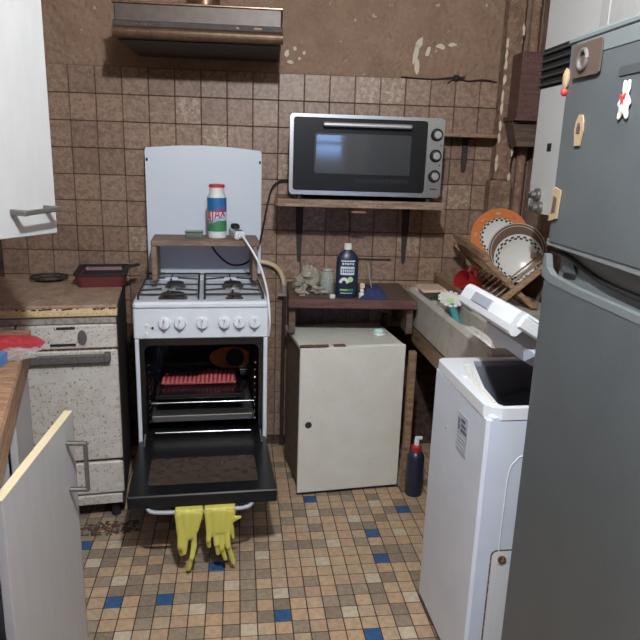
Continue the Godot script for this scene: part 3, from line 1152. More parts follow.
# ------------------------------------------------------------------ fridge
func build_fridge() -> void:
	# front faces the left; local +z is the front, local +x points away from the viewer
	var o := thing("fridge_freezer", "grey two-door fridge freezer with magnets on its door", "fridge", Vector3(.582, 0, 1.974), -88.9)
	var st := nst()
	# local axes: x -.295 (far) .. .295 (near), z 0 at door face going back to -.57
	bm(st, Vector3(-.29, .03, -.575), Vector3(.29, 1.63, -.062), .006)
	part(st, "cabinet", M.fridge, o)
	st = nst()
	prism(st, slab(.592, .06, .016), 1.125, Transform3D(Basis(Vector3.RIGHT, Vector3.FORWARD, Vector3.UP), Vector3(0, .05, -.03)))
	var md := part(st, "fridge_door", M.fridge, o)
	st = nst()
	prism(st, slab(.592, .06, .016), .38, Transform3D(Basis(Vector3.RIGHT, Vector3.FORWARD, Vector3.UP), Vector3(0, 1.26, -.03)))
	var fd := part(st, "freezer_door", M.fridge, o)
	# recessed grips between the doors: light lips, hollow grips and a dark curved gap
	st = nst()
	bm(st, Vector3(-.285, 1.17, -.06), Vector3(.29, 1.29, -.03), .004)
	part(st, "grip_recess", M.fridge_trim, o)
	st = nst()
	tube(st, [Vector3(-.292, 1.238, -.018), Vector3(-.235, 1.233, -.024), Vector3(-.16, 1.218, -.026), Vector3(-.08, 1.208, -.026), Vector3(.05, 1.204, -.026), Vector3(.29, 1.204, -.026)], .0055, 8, 5)
	part(st, "door_gap", M.black, o)
	st = nst()
	prism(st, PackedVector2Array([Vector2(-.296, 1.251), Vector2(.296, 1.246), Vector2(.296, 1.262), Vector2(-.296, 1.264)]), .012, Transform3D(Basis(), Vector3(0, 0, -.014)))
	part(st, "grip_lip", M.fridge_trim, fd)
	st = nst()
	prism(st, PackedVector2Array([Vector2(-.296, 1.232), Vector2(-.285, 1.232), Vector2(-.275, 1.205), Vector2(-.25, 1.194), Vector2(-.15, 1.188), Vector2(.0, 1.187), Vector2(.296, 1.187), Vector2(.296, 1.174), Vector2(-.15, 1.174), Vector2(-.26, 1.176), Vector2(-.296, 1.184)]), .014, Transform3D(Basis(), Vector3(0, 0, -.013)))
	part(st, "grip_lip", M.fridge_trim, md)
	st = nst()
	prism(st, PackedVector2Array([Vector2(-.26, 1.236), Vector2(-.21, 1.226), Vector2(-.2, 1.205), Vector2(-.25, 1.2)]), .006, Transform3D(Basis(), Vector3(0, 0, -.028)))
	part(st, "grip_corner", M.fridge_dark, md)
	st = nst()
	bm(st, Vector3(-.297, 1.638, -.075), Vector3(.297, 1.656, .002), .006)
	part(st, "top_cap", M.fridge_trim, fd)
	st = nst()
	bm(st, Vector3(-.26, 1.612, -.004), Vector3(.29, 1.64, .0015), .001)
	part(st, "top_band", M.fridge_trim, fd)
	st = nst()
	prism(st, rrect(-.09, 1.563, .0, 1.578, .004), .003, Transform3D(Basis(), Vector3(0, 0, -.001)))
	part(st, "badge", M.fridge_dark, fd)
	for sx in [-1, 1]:
		for sz in [-.1, -.5]:
			st = nst()
			cyl(st, Vector3(sx * .25, 0, sz), Vector3(sx * .25, .04, sz), .02)
			part(st, "foot", M.black, o)
	# magnets on the freezer door
	var xf := o.transform
	# square picture magnet with a raised dark wreath
	var m1 := thing("fridge_magnet", "dark square magnet in the fridge door's top corner", "magnet", xf * Vector3(-.205, 1.605, .003), -88.6, "magnets on the fridge")
	st = nst()
	prism(st, rrect(-.052, -.03, .052, .03, .006), .003)
	part(st, "plate", M.brown_magnet, m1)
	st = nst()
	var pts := []
	for k in 17:
		var a := TAU * k / 16
		pts.append(Vector3(-.01 + cos(a) * .016, sin(a) * .017, .004))
	tube(st, pts, .005, 6, 1)
	part(st, "ring", M.handle_grey, m1)
	var m2 := thing("fridge_magnet", "small cream and red magnet on the fridge door's far edge", "magnet", xf * Vector3(-.283, 1.57, .001), -88.6, "magnets on the fridge")
	st = nst()
	lathe(st, [Vector2(.01, 0), Vector2(.011, .004), Vector2(.007, .007), Vector2(0, .008)], 14, Transform3D(Basis(Vector3.RIGHT, PI / 2).scaled(Vector3(1, 1.9, 1)), Vector3(0, .008, 0)))
	part(st, "top", M.tan_magnet, m2)
	st = nst()
	lathe(st, [Vector2(.008, 0), Vector2(.008, .004), Vector2(.005, .008), Vector2(0, .009)], 12, Transform3D(Basis(Vector3.RIGHT, PI / 2), Vector3(-.002, -.016, 0)))
	part(st, "base", M.label_red, m2)
	var m3 := thing("fridge_magnet", "tan oval magnet with a small dark figure on the freezer door", "magnet", xf * Vector3(-.205, 1.478, .001), -88.6, "magnets on the fridge")
	m3.scale = Vector3(.8, .8, .6)
	st = nst()
	prism(st, PackedVector2Array([Vector2(-.014, -.034), Vector2(.012, -.034), Vector2(.015, -.02), Vector2(.02, 0), Vector2(.018, .02), Vector2(.01, .036), Vector2(-.006, .037), Vector2(-.018, .022), Vector2(-.021, 0), Vector2(-.016, -.018)]), .005)
	part(st, "plate", M.tan_magnet, m3)
	st = nst()
	prism(st, PackedVector2Array([Vector2(-.008, -.006), Vector2(.008, -.006), Vector2(.009, .008), Vector2(.003, .018), Vector2(-.005, .018), Vector2(-.009, .006)]), .0065)
	part(st, "figure", M.brown_magnet, m3)
	var m4 := thing("fridge_magnet", "white bear-shaped magnet with a red bow on the freezer door", "magnet", xf * Vector3(-.058, 1.522, .0005), -88.9, "magnets on the fridge")
	m4.scale = Vector3.ONE * .62
	st = nst()
	blob(st, [[Vector3(0, .03, 0), Vector3(0.004, .03, 0), .017, .017], [Vector3(-.011, .045, 0), Vector3(-.011, .046, 0), .006, .006], [Vector3(.013, .045, 0), Vector3(.013, .046, 0), .006, .006], [Vector3(0, -.005, 0), Vector3(0, -.012, 0), .021, .023], [Vector3(-.016, .002, 0), Vector3(-.026, -.008, 0), .008, .007], [Vector3(.016, .002, 0), Vector3(.026, -.008, 0), .008, .007], [Vector3(-.012, -.028, 0), Vector3(-.018, -.04, 0), .011, .01], [Vector3(.012, -.028, 0), Vector3(.018, -.04, 0), .011, .01]], .0035, .003, .3, Transform3D(Basis(), Vector3(0, 0, .004)))
	part(st, "bear", M.china, m4)
	st = nst()
	prism(st, PackedVector2Array([Vector2(-.012, .016), Vector2(0, .01), Vector2(.012, .017), Vector2(.011, .006), Vector2(.004, .004), Vector2(.006, -.012), Vector2(0, -.004), Vector2(-.005, -.012), Vector2(-.003, .004), Vector2(-.012, .006)]), .004, Transform3D(Basis(), Vector3(0, 0, .009)))
	part(st, "bow", M.label_red, m4)
	var m5 := thing("fridge_magnet", "slanted tan picture magnet at the far edge below the oval one", "magnet", xf * Vector3(-.268, 1.335, .001), -88.6, "magnets on the fridge")
	st = nst()
	prism(st, PackedVector2Array([Vector2(-.018, -.034), Vector2(.016, -.026), Vector2(.02, .03), Vector2(-.01, .036)]), .004)
	part(st, "card", M.tan_magnet, m5)
	st = nst()
	prism(st, PackedVector2Array([Vector2(-.008, -.018), Vector2(.008, -.014), Vector2(.01, .014), Vector2(-.004, .018)]), .005)
	part(st, "picture", M.brown_magnet, m5)

# door plan: rounded front edges; x across, y = -z (front is at -y after the turn)
func slab(w: float, t: float, r: float) -> PackedVector2Array:
	var p := PackedVector2Array()
	for i in 7:
		var a := PI + PI / 2 * i / 6.0
		p.append(Vector2(-w / 2 + r + cos(a) * r, -t / 2 + r + sin(a) * r))
	for i in 7:
		var a := PI * 1.5 + PI / 2 * i / 6.0
		p.append(Vector2(w / 2 - r + cos(a) * r, -t / 2 + r + sin(a) * r))
	p.append(Vector2(w / 2, t / 2))
	p.append(Vector2(-w / 2, t / 2))
	return p

# ------------------------------------------------------------------ top-loading washing machine
func build_washer() -> void:
	# local x 0 (left face) .. .6 (wall), z -.2 (far) .. .2 (near)
	var o := thing("washing_machine", "white top-loading washing machine with its lid half open", "washing machine", Vector3(.5145, 0, 1.376), 4.1)
	var H := .832
	var st := nst()
	bm(st, Vector3(0, .02, -.2), Vector3(.022, H - .02, .2), .008)
	bm(st, Vector3(0.004, .02, .176), Vector3(.6, H - .01, .2), .01)
	bm(st, Vector3(0.004, .02, -.2), Vector3(.6, H - .01, -.176), .006)
	bm(st, Vector3(.56, .02, -.2), Vector3(.6, H - .01, .2), .006)
	bm(st, Vector3(.01, .02, -.19), Vector3(.59, .1, .19))
	part(st, "cabinet", M.washer, o)
	# top deck with opening
	st = nst()
	var outl := PackedVector2Array([Vector2(.0, -.17), Vector2(.004, -.19), Vector2(.02, -.202), Vector2(.6, -.202), Vector2(.6, .202), Vector2(.035, .202), Vector2(.012, .192), Vector2(-.002, .172)])
	var hole := PackedVector2Array([Vector2(.06, .0), Vector2(.092, -.13), Vector2(.106, -.178), Vector2(.5, -.178), Vector2(.5, .184), Vector2(.045, .184), Vector2(.036, .17), Vector2(.046, .06)])
	frame(st, outl, hole, .03, Transform3D(Basis(Vector3.RIGHT, Vector3.BACK, Vector3.DOWN), Vector3(0, H + .004, 0)))
	var dk := part(st, "top_deck", M.white_plastic, o)
	st = nst()
	tube(st, [Vector3(.075, H + .005, -.135), Vector3(.056, H + .005, -.13), Vector3(.05, H + .005, -.1), Vector3(.031, H + .005, .03), Vector3(.021, H + .005, .165)], .003, 6, 5)
	tube(st, [Vector3(.078, H + .005, -.11), Vector3(.062, H + .005, -.07), Vector3(.041, H + .005, .03), Vector3(.03, H + .005, .165)], .003, 6, 5)
	part(st, "seal_groove", M.aged_plastic, dk)
	st = nst()
	bx(st, Vector3(.024, H + .006, -.03), Vector3(.012, .006, .02), .002)
	part(st, "lid_catch", M.white, dk)
	# tub lining and drum
	st = nst()
	bm(st, Vector3(.024, .52, -.178), Vector3(.03, H, .18))
	bm(st, Vector3(.5, .52, -.178), Vector3(.508, H, .18))
	bm(st, Vector3(.024, .52, -.182), Vector3(.508, H, -.176))
	bm(st, Vector3(.024, .52, .176), Vector3(.508, H, .182))
	part(st, "tub_collar", M.tub_grey, o)
	st = nst()
	lathe(st, [Vector2(0, -.17), Vector2(.24, -.17), Vector2(.24, .17), Vector2(0, .17)], 32, Transform3D(Basis(Vector3.RIGHT, Vector3.BACK, Vector3.DOWN), Vector3(.31, .50, 0)))
	part(st, "drum", M.drum, o)
	# half-open lid, hinged towards the wall
	var ang := deg_to_rad(31.0)
	var lx := Transform3D(Basis(Vector3.BACK, -ang), Vector3(.365, H + .03, 0))
	var L := .365
	# lid plan x from -L to 0
	st = nst()
	var b := lx.basis
	bx(st, lx * Vector3(-L * .5 + .01, .026, 0), Vector3(L - .02, .012, .352), .005, b)
	lathe_lip(st, lx, L)
	bx(st, lx * Vector3(-L * .5, .008, -.168), Vector3(L - .03, .036, .016), .005, b)
	bx(st, lx * Vector3(-L * .5, .008, .168), Vector3(L - .03, .036, .016), .005, b)
	var lid := part(st, "lid", M.white_plastic, o)
	st = nst()
	bx(st, lx * Vector3(-L * .5 + .03, -.025, .01), Vector3(L - .11, .09, .29), .03, b)
	part(st, "inner_panel", M.lid_inner, lid)
	st = nst()
	bx(st, lx * Vector3(-L - .0005, .003, -.03), Vector3(.006, .028, .12), .002, b)
	part(st, "grip_slot", M.tub_grey, lid)
	# control strip at the wall side, behind the fridge
	st = nst()
	bm(st, Vector3(.5, H + .004, -.2), Vector3(.6, H + .04, .2), .008)
	part(st, "control_strip", M.white_plastic, o)
	# information sticker on the left face
	st = nst()
	bm(st, Vector3(-.0012, .645, .012), Vector3(.002, .757, .088))
	var sk := part(st, "sticker", plain(c8(168, 173, 184), .5), o)
	st = nst()
	prism(st, PackedVector2Array([Vector2(.705, .022), Vector2(.742, .016), Vector2(.735, .032), Vector2(.725, .026), Vector2(.712, .034)]), .001, Transform3D(Basis(Vector3.UP, Vector3.BACK, Vector3.RIGHT), Vector3(-.0022, 0, 0)))
	part(st, "print", M.faded_ink, sk)
	for i in 3:
		st = nst()
		bm(st, Vector3(-.0022, .708 + i * .014, .04), Vector3(.0, .716 + i * .014, .082 - i * .008))
		part(st, "print", M.faded_ink, sk)
	for i in 4:
		st = nst()
		bm(st, Vector3(-.0022, .654 + i * .011, .02), Vector3(.0, .658 + i * .011, .08 - (i % 3) * .01))
		part(st, "small_print", M.label_grey, sk)
	st = nst()
	cyl(st, Vector3(-.0015, .667, -.075), Vector3(.002, .667, -.075), .006)
	part(st, "spot", M.label_grey, o)
	# near face: pressed outline and the pump hatch with a rusty edge
	st = nst()
	tube(st, [Vector3(.07, .04, .2), Vector3(.067, .3, .2), Vector3(.067, .55, .2), Vector3(.07, .66, .2), Vector3(.085, .695, .2), Vector3(.12, .71, .2), Vector3(.3, .715, .2), Vector3(.5, .715, .2)], .0022, 6, 6)
	part(st, "pressed_outline", M.washer, o)
	st = nst()
	prism(st, rrect(.049, .06, .4, .44, .015), .004, Transform3D(Basis(), Vector3(0, 0, .198)))
	var hp := part(st, "pump_hatch", M.white_plastic, o)
	st = nst()
	frame(st, rrect(.045, .056, .404, .444, .017), rrect(.049, .06, .4, .44, .015), .0032, Transform3D(Basis(), Vector3(0, 0, .198)))
	part(st, "hatch_edge", M.rust, hp)
	st = nst()
	cyl(st, Vector3(.076, .417, .201), Vector3(.076, .417, .206), .011)
	part(st, "screw", M.rust, hp)
	for sx in [.05, .55]:
		for sz in [-.15, .15]:
			st = nst()
			cyl(st, Vector3(sx, 0, sz), Vector3(sx, .03, sz), .02)
			part(st, "foot", M.black, o)

# rounded front lip of the washer lid
func lathe_lip(st: SurfaceTool, lx: Transform3D, L: float) -> void:
	var P := PackedVector2Array()
	for q in [[-L + .06, .032], [-L + .02, .032], [-L + .006, .028], [-L, .018], [-L, -.012], [-L + .006, -.028], [-L + .02, -.034], [-L + .03, -.03], [-L + .04, .0], [-L + .06, .018]]:
		P.append(Vector2(q[0], q[1]))
	prism(st, P, .34, lx * Transform3D(Basis(), Vector3(0, 0, -.17)))

# ------------------------------------------------------------------ sink on the right wall
func build_sink() -> void:
	var o := thing("stone_sink", "stained white stoneware sink with drainer along the right wall", "sink", Vector3(.885, 0, .64), 3.0)
	var st := nst()
	# local x -.24 .. .25, z -.5 .. .49
	bm(st, Vector3(-.24, .69, -.5), Vector3(-.208, .85, .49), .012)
	bm(st, Vector3(-.11, .69, -.5), Vector3(.25, .85, .49), .008)
	bm(st, Vector3(-.23, .69, -.5), Vector3(-.1, .85, -.46), .01)
	bm(st, Vector3(-.23, .69, .45), Vector3(-.1, .85, .49), .012)
	var b := part(st, "basin", M.stoneware, o)
	st = nst()
	bm(st, Vector3(-.215, .69, -.47), Vector3(-.105, .775, .46))
	part(st, "basin_floor", M.sink_inside, b)
	st = nst()
	bm(st, Vector3(-.235, .615, -.52), Vector3(-.195, .69, .485), .004)
	part(st, "front_beam", M.plank_wood, o)
	st = nst()
	bm(st, Vector3(.21, .615, -.52), Vector3(.25, .69, .485), .004)
	part(st, "back_beam", M.plank_wood, o)
	for q in [[-.215, .46], [.225, -.48], [.225, .46]]:
		st = nst()
		bm(st, Vector3(q[0] - .02, 0, q[1] - .02), Vector3(q[0] + .02, .615, q[1] + .02), .003)
		part(st, "leg", M.plank_wood, o)
	st = nst()
	bm(st, Vector3(-.3, 0, -.2), Vector3(-.27, .64, -.17), .003)
	part(st, "leg", M.plank_wood, o)
	# rubble shelf under the sink: pipe
	st = nst()
	tube(st, [Vector3(-.12, .69, .1), Vector3(-.12, .5, .1), Vector3(-.08, .42, .08), Vector3(0, .4, 0), Vector3(.1, .4, -.1), Vector3(.2, .38, -.2), Vector3(.25, .3, -.3), Vector3(.25, .02, -.3)], .02, 10, 5)
	part(st, "waste_pipe", M.aged_plastic, o)
	# things lying in and on the sink
	st = nst()
	bx(st, Vector3(.715, .852, .2), Vector3(.11, .012, .14), .003, Basis(Vector3.UP, .05) * Basis(Vector3.BACK, .04))
	solo(st, "chopping_board", M.pink_board, "small pinkish board across the far end of the sink", "board")
	var f := thing("dish_brush", "daisy-shaped white dish brush with turquoise handle lying in the sink", "brush", Vector3(.722, .862, .5))
	f.scale = Vector3.ONE * 1.25
	f.rotation_degrees.x = 28.0
	st = nst()
	for k in 14:
		var a := TAU * k / 14
		var d := Vector3(cos(a), .25, sin(a))
		var s := Vector3(-sin(a), 0, cos(a)) * .008
		quad(st, d * .008 - s * .5, d * .034 - s, d * .034 + s, d * .008 + s * .5, Vector3.UP)
		quad(st, d * .008 - s * .5 - Vector3(0, .002, 0), d * .034 - s - Vector3(0, .002, 0), d * .034 + s - Vector3(0, .002, 0), d * .008 + s * .5 - Vector3(0, .002, 0), Vector3.DOWN)
		bx(st, d * .035, Vector3(.012, .003, .012), .001, Basis(Vector3.UP, -a))
	part(st, "petals", M.china, f)
	st = nst()
	lathe(st, [Vector2(.011, 0), Vector2(.011, .006), Vector2(0, .01)], 12)
	part(st, "centre", M.lime, f)
	st = nst()
	tube(st, [Vector3(.0, -.003, .02), Vector3(.005, -.008, .055), Vector3(.01, -.02, .105)], .013, 10, 4)
	part(st, "handle", M.turquoise, f)
	st = nst()
	for k in 9:
		var a := PI * .55 + k * .26
		var c := Vector3(.71, .845, .45) + Vector3(cos(a) * .03, .002 * k, -absf(sin(a)) * .05)
		bx(st, c, Vector3(.05, .004, .018), .002, Basis(Vector3.UP, a) * Basis(Vector3.BACK, .2))
	solo(st, "green_scraps", M.leaf, "dark green leafy scraps beside the dish brush in the sink", "scraps")
	st = nst()
	lump(st, Vector3(.735, .795, .82), Vector3(.04, .025, .16), 5, .25, 1.6, 20, 10)
	solo(st, "dish_cloth", M.china, "crumpled white cloth lying in the sink by the washer lid", "cloth")
	# dark bottle on the floor
	var bt := thing("floor_bottle", "tall dark bottle with red collar and white nozzle on the floor", "bottle", Vector3(.628, 0, .5))
	st = nst()
	lathe(st, [Vector2(0, 0), Vector2(.034, 0), Vector2(.037, .006), Vector2(.037, .17), Vector2(.035, .185), Vector2(.024, .202), Vector2(.02, .205), Vector2(0, .205)], 24)
	part(st, "bottle_body", M.navy, bt)
	st = nst()
	lathe(st, [Vector2(.022, .203), Vector2(.022, .226), Vector2(.016, .232), Vector2(0, .232)], 18)
	part(st, "collar", M.red, bt)
	st = nst()
	lathe(st, [Vector2(.011, .23), Vector2(.011, .25), Vector2(.007, .268), Vector2(0, .27)], 14)
	bx(st, Vector3(.008, .262, 0), Vector3(.03, .014, .014), .003)
	part(st, "nozzle", M.white_plastic, bt)

# ------------------------------------------------------------------ small white cabinet and the counter above it
func build_white_cabinet() -> void:
	var o := thing("small_cabinet", "small scuffed white cabinet on the floor with one knobless door", "cabinet", Vector3(.3425, 0, .4885), 9.0)
	var st := nst()
	bm(st, Vector3(-.215, .03, -.36), Vector3(-.2, .645, -.02), .002)
	bm(st, Vector3(.2, .03, -.36), Vector3(.215, .645, -.02), .002)
	bm(st, Vector3(-.2, .03, -.36), Vector3(.2, .645, -.35))
	bm(st, Vector3(-.2, .03, -.36), Vector3(.2, .05, -.02))
	part(st, "body", M.cabinet_side, o)
	st = nst()
	bm(st, Vector3(-.222, .645, -.37), Vector3(.218, .664, -.012), .003)
	part(st, "top", M.cream, o)
	st = nst()
	bx(st, Vector3(0, .34, -.008), Vector3(.45, .644, .017), .003)
	var d := part(st, "door", M.cream, o)
	st = nst()
	cyl(st, Vector3(-.184, .329, -.004), Vector3(-.184, .329, .0025), .0145)
	part(st, "knob_hole", M.dark_iron, d, "round dark hole where the knob was")
	st = nst()
	for q in [[-.2, .05, .02], [-.17, .09, .012], [-.12, .03, .01], [-.06, .05, .006]]:
		bx(st, Vector3(q[0], .6655 + q[2] * .1, -.014), Vector3(q[1], .003, .03), .001, Basis(Vector3.UP, q[0]) * Basis(Vector3.BACK, q[2] * 4.0))
	part(st, "lifted_veneer", M.rust, o)
	for sx in [-1, 1]:
		for sz in [-.05, -.33]:
			st = nst()
			bm(st, Vector3(sx * .19 - .015, 0, sz - .015), Vector3(sx * .19 + .015, .032, sz + .015), .002)
			part(st, "foot", M.soot, o)
	var s := thing("soap_dish", "small pale turquoise soap dish on the white cabinet's top", "soap dish", o.transform * Vector3(.155, .664, -.16))
	st = nst()
	lathe(st, [Vector2(0, 0), Vector2(.03, 0), Vector2(.038, .006), Vector2(.036, .01), Vector2(.028, .008), Vector2(0, .007)], 20)
	part(st, "dish", M.china, s)
	st = nst()
	lathe(st, [Vector2(.024, .008), Vector2(.024, .018), Vector2(.014, .026), Vector2(0, .027)], 16)
	part(st, "soap", plain(c8(186, 212, 206), .5), s)
	# wooden counter above it
	var k := thing("wooden_counter", "dark worn wooden counter shelf above the small white cabinet", "counter")
	st = nst()
	bm(st, Vector3(.075, .812, .006), Vector3(.612, .835, .375), .003)
	part(st, "board", M.dark_wood, k)
	st = nst()
	bm(st, Vector3(.072, .798, .375), Vector3(.614, .836, .392), .003)
	part(st, "front_edge", M.maroon_wood, k)
	for x in [.09, .595]:
		st = nst()
		bm(st, Vector3(x - .014, .68, .008), Vector3(x + .014, .812, .35), .002)
		part(st, "support", M.dark_wood, k)
	for x in [.1, .545]:
		st = nst()
		bm(st, Vector3(x - .012, .0, .01), Vector3(x + .012, .69, .05), .002)
		part(st, "leg", M.dark_wood, k)

# ------------------------------------------------------------------ left foreground units
func build_left_units() -> void:
	# local +z is the front (to the right), local +x points away from the viewer
	var turn := 105.6
	var o := thing("base_unit", "base unit on the left with grey-white door ajar and wooden worktop", "cabinet", Vector3(-.602, 0, 1.5), turn)
	var st := nst()
	bm(st, Vector3(-.45, .02, -.5), Vector3(-.432, .8, -.03), .002)
	bm(st, Vector3(.38, .02, -.5), Vector3(.398, .8, -.03), .002)
	bm(st, Vector3(-.45, .02, -.5), Vector3(.398, .8, -.485))
	bm(st, Vector3(-.45, .06, -.5), Vector3(.398, .078, -.03))
	bm(st, Vector3(-.05, .06, -.48), Vector3(-.034, .8, -.03))
	bm(st, Vector3(-.45, .0, -.48), Vector3(.398, .06, -.06))
	part(st, "carcass", M.laminate, o)
	st = nst()
	bm(st, Vector3(-.48, .845, -.53), Vector3(.458, .88, -.002), .003)
	part(st, "worktop", M.work_wood, o)
	st = nst()
	bm(st, Vector3(-.48, .8, -.03), Vector3(.458, .878, .0), .003)
	part(st, "front_board", M.work_wood, o)
	st = nst()
	bm(st, Vector3(.0, .1, -.03), Vector3(.39, .785, -.012), .002)
	part(st, "fixed_front", M.laminate, o)
	var inv := o.transform.affine_inverse()
	var world := func(m: MeshInstance3D): m.transform = inv
	st = nst()
	bm(st, Vector3(-.513, .04, 1.452), Vector3(-.494, .776, 1.885), .001)
	var d := part(st, "door", M.laminate, o)
	world.call(d)
	st = nst()
	bm(st, Vector3(-.5132, .776, 1.451), Vector3(-.4938, .7785, 1.886))
	part(st, "raw_top_edge", M.raw_edge, d, "pale raw chipboard edge")
	st = nst()
	bm(st, Vector3(-.5132, .04, 1.4495), Vector3(-.4938, .776, 1.452))
	part(st, "far_edge", M.grey_strip, d)
	st = nst()
	bm(st, Vector3(-.494, .712, 1.505), Vector3(-.45, .722, 1.517), .002)
	bm(st, Vector3(-.494, .588, 1.505), Vector3(-.45, .598, 1.517), .002)
	bm(st, Vector3(-.454, .588, 1.504), Vector3(-.445, .722, 1.518), .003)
	part(st, "handle", M.dull_metal, d)
	# things on its worktop
	st = nst()
	var poly := PackedVector2Array([Vector2(-.10, 0), Vector2(.1, 0), Vector2(.078, .016), Vector2(.06, .02), Vector2(-.08, .022)])
	prism(st, poly, .08, Transform3D(Basis(Vector3.UP, .05), Vector3(-.735, .881, 1.2)))
	lump(st, Vector3(-.73, .892, 1.245), Vector3(.085, .013, .035), 8, .25, 2.0)
	solo(st, "red_packet", M.red_plastic, "crumpled red plastic packet at the worktop's far left end", "packet")
	st = nst()
	lump(st, Vector3(-.665, .889, 1.335), Vector3(.045, .01, .04), 11, .5, 3.0, 22, 12)
	solo(st, "clear_wrapper", M.film, "crumpled clear plastic wrapper in front of the red packet", "wrapper")
	st = nst()
	prism(st, rrect(-.035, -.05, .035, .05, .008), .026, Transform3D(Basis(Vector3.RIGHT, Vector3.FORWARD, Vector3.UP), Vector3(-.705, .881, 1.42)))
	bx(st, Vector3(-.705, .909, 1.42), Vector3(.05, .005, .08), .002)
	solo(st, "blue_box", M.blue_plastic, "small blue plastic box on the left wooden worktop", "box")
	# wall cupboard with open door
	var c := thing("wall_cupboard", "white wall cupboard at upper left, its door standing open", "cupboard")
	st = nst()
	bm(st, Vector3(-1.295, 1.2, 1.22), Vector3(-.8, 1.216, 1.68))
	bm(st, Vector3(-1.295, 2.1, 1.22), Vector3(-.8, 2.116, 1.68))
	bm(st, Vector3(-1.295, 1.2, 1.22), Vector3(-.8, 2.116, 1.236))
	bm(st, Vector3(-1.295, 1.2, 1.664), Vector3(-.8, 2.116, 1.68))
	bm(st, Vector3(-1.295, 1.2, 1.22), Vector3(-1.285, 2.116, 1.68))
	bm(st, Vector3(-1.29, 1.64, 1.23), Vector3(-.82, 1.656, 1.67))
	part(st, "carcass", M.cupboard, c)
	var fe := Vector3(-.557, 0, 1.27)
	var dir := Vector3(-.085, 0, .154).normalized()
	var nrm := Vector3(.154, 0, .085).normalized()
	var B := Basis(-dir, Vector3.UP, nrm)
	var mid := fe + dir * .235 - nrm * .009
	st = nst()
	bx(st, mid + Vector3(0, 1.658, 0), Vector3(.47, .916, .018), .002, B)
	var ud := part(st, "door", M.cupboard, c)
	var q := func(along: float, y: float, out: float) -> Vector3: return fe + dir * along + Vector3(0, y, 0) + nrm * out
	st = nst()
	bar(st, q.call(.03, 1.268, .05), q.call(.145, 1.263, .05), .009, .012)
	bar(st, q.call(.038, 1.268, 0.0), q.call(.038, 1.268, .052), .01, .012)
	bar(st, q.call(.137, 1.263, 0.0), q.call(.137, 1.263, .052), .012, .014)
	part(st, "handle", M.dull_metal, ud)

# ------------------------------------------------------------------ hood
func build_hood() -> void:
	var o := thing("cooker_hood", "brown bronze cooker hood on the wall above the gas cooker", "cooker hood", Vector3(-.275, 0, 0))
	var w := .305
	var st := nst()
	bm(st, Vector3(-w + .004, 1.81, .004), Vector3(w - .004, 1.925, .44), .004)
	part(st, "body", M.bronze_dark, o)
	st = nst()
	bm(st, Vector3(-w, 1.845, .43), Vector3(w, 1.866, .447), .002)
	var fa := part(st, "switch_strip", M.hood_under, o)
	for x in [.135, .2]:
		st = nst()
		bm(st, Vector3(x, 1.851, .444), Vector3(x + (.012 if x < .15 else .03), 1.858, .452), .002)
		part(st, "switch", M.tan_magnet, fa)
	st = nst()
	for k in 5:
		bm(st, Vector3(-.24 + k * .016, 1.853, .446), Vector3(-.232 + k * .016, 1.856, .4478))
	part(st, "marks", M.bronze, fa)
	st = nst()
	var P := PackedVector2Array()
	for k in 9:
		var a := -PI / 2 + PI * k / 8
		P.append(Vector2(.444 + cos(a) * .016, 1.826 + sin(a) * .019))
	P.append(Vector2(.42, 1.845))
	P.append(Vector2(.42, 1.807))
	prism(st, P, w * 2 + .004, Transform3D(Basis(Vector3.BACK, Vector3.UP, Vector3.LEFT), Vector3(w + .002, 0, 0)))
	part(st, "front_rail", M.bronze, o)
	st = nst()
	bm(st, Vector3(-w + .01, 1.8, .012), Vector3(w - .01, 1.811, .42), .003)
	part(st, "filter", M.hood_under, o)
	st = nst()
	bm(st, Vector3(-w - .002, 1.922, .004), Vector3(w + .002, 1.93, .447), .002)
	part(st, "top_edge", M.bronze, o)
	st = nst()
	cyl(st, Vector3(0.0, 1.93, .2), Vector3(0.0, 2.55, .2), .06, .06, 24)
	part(st, "duct", M.bronze, o)

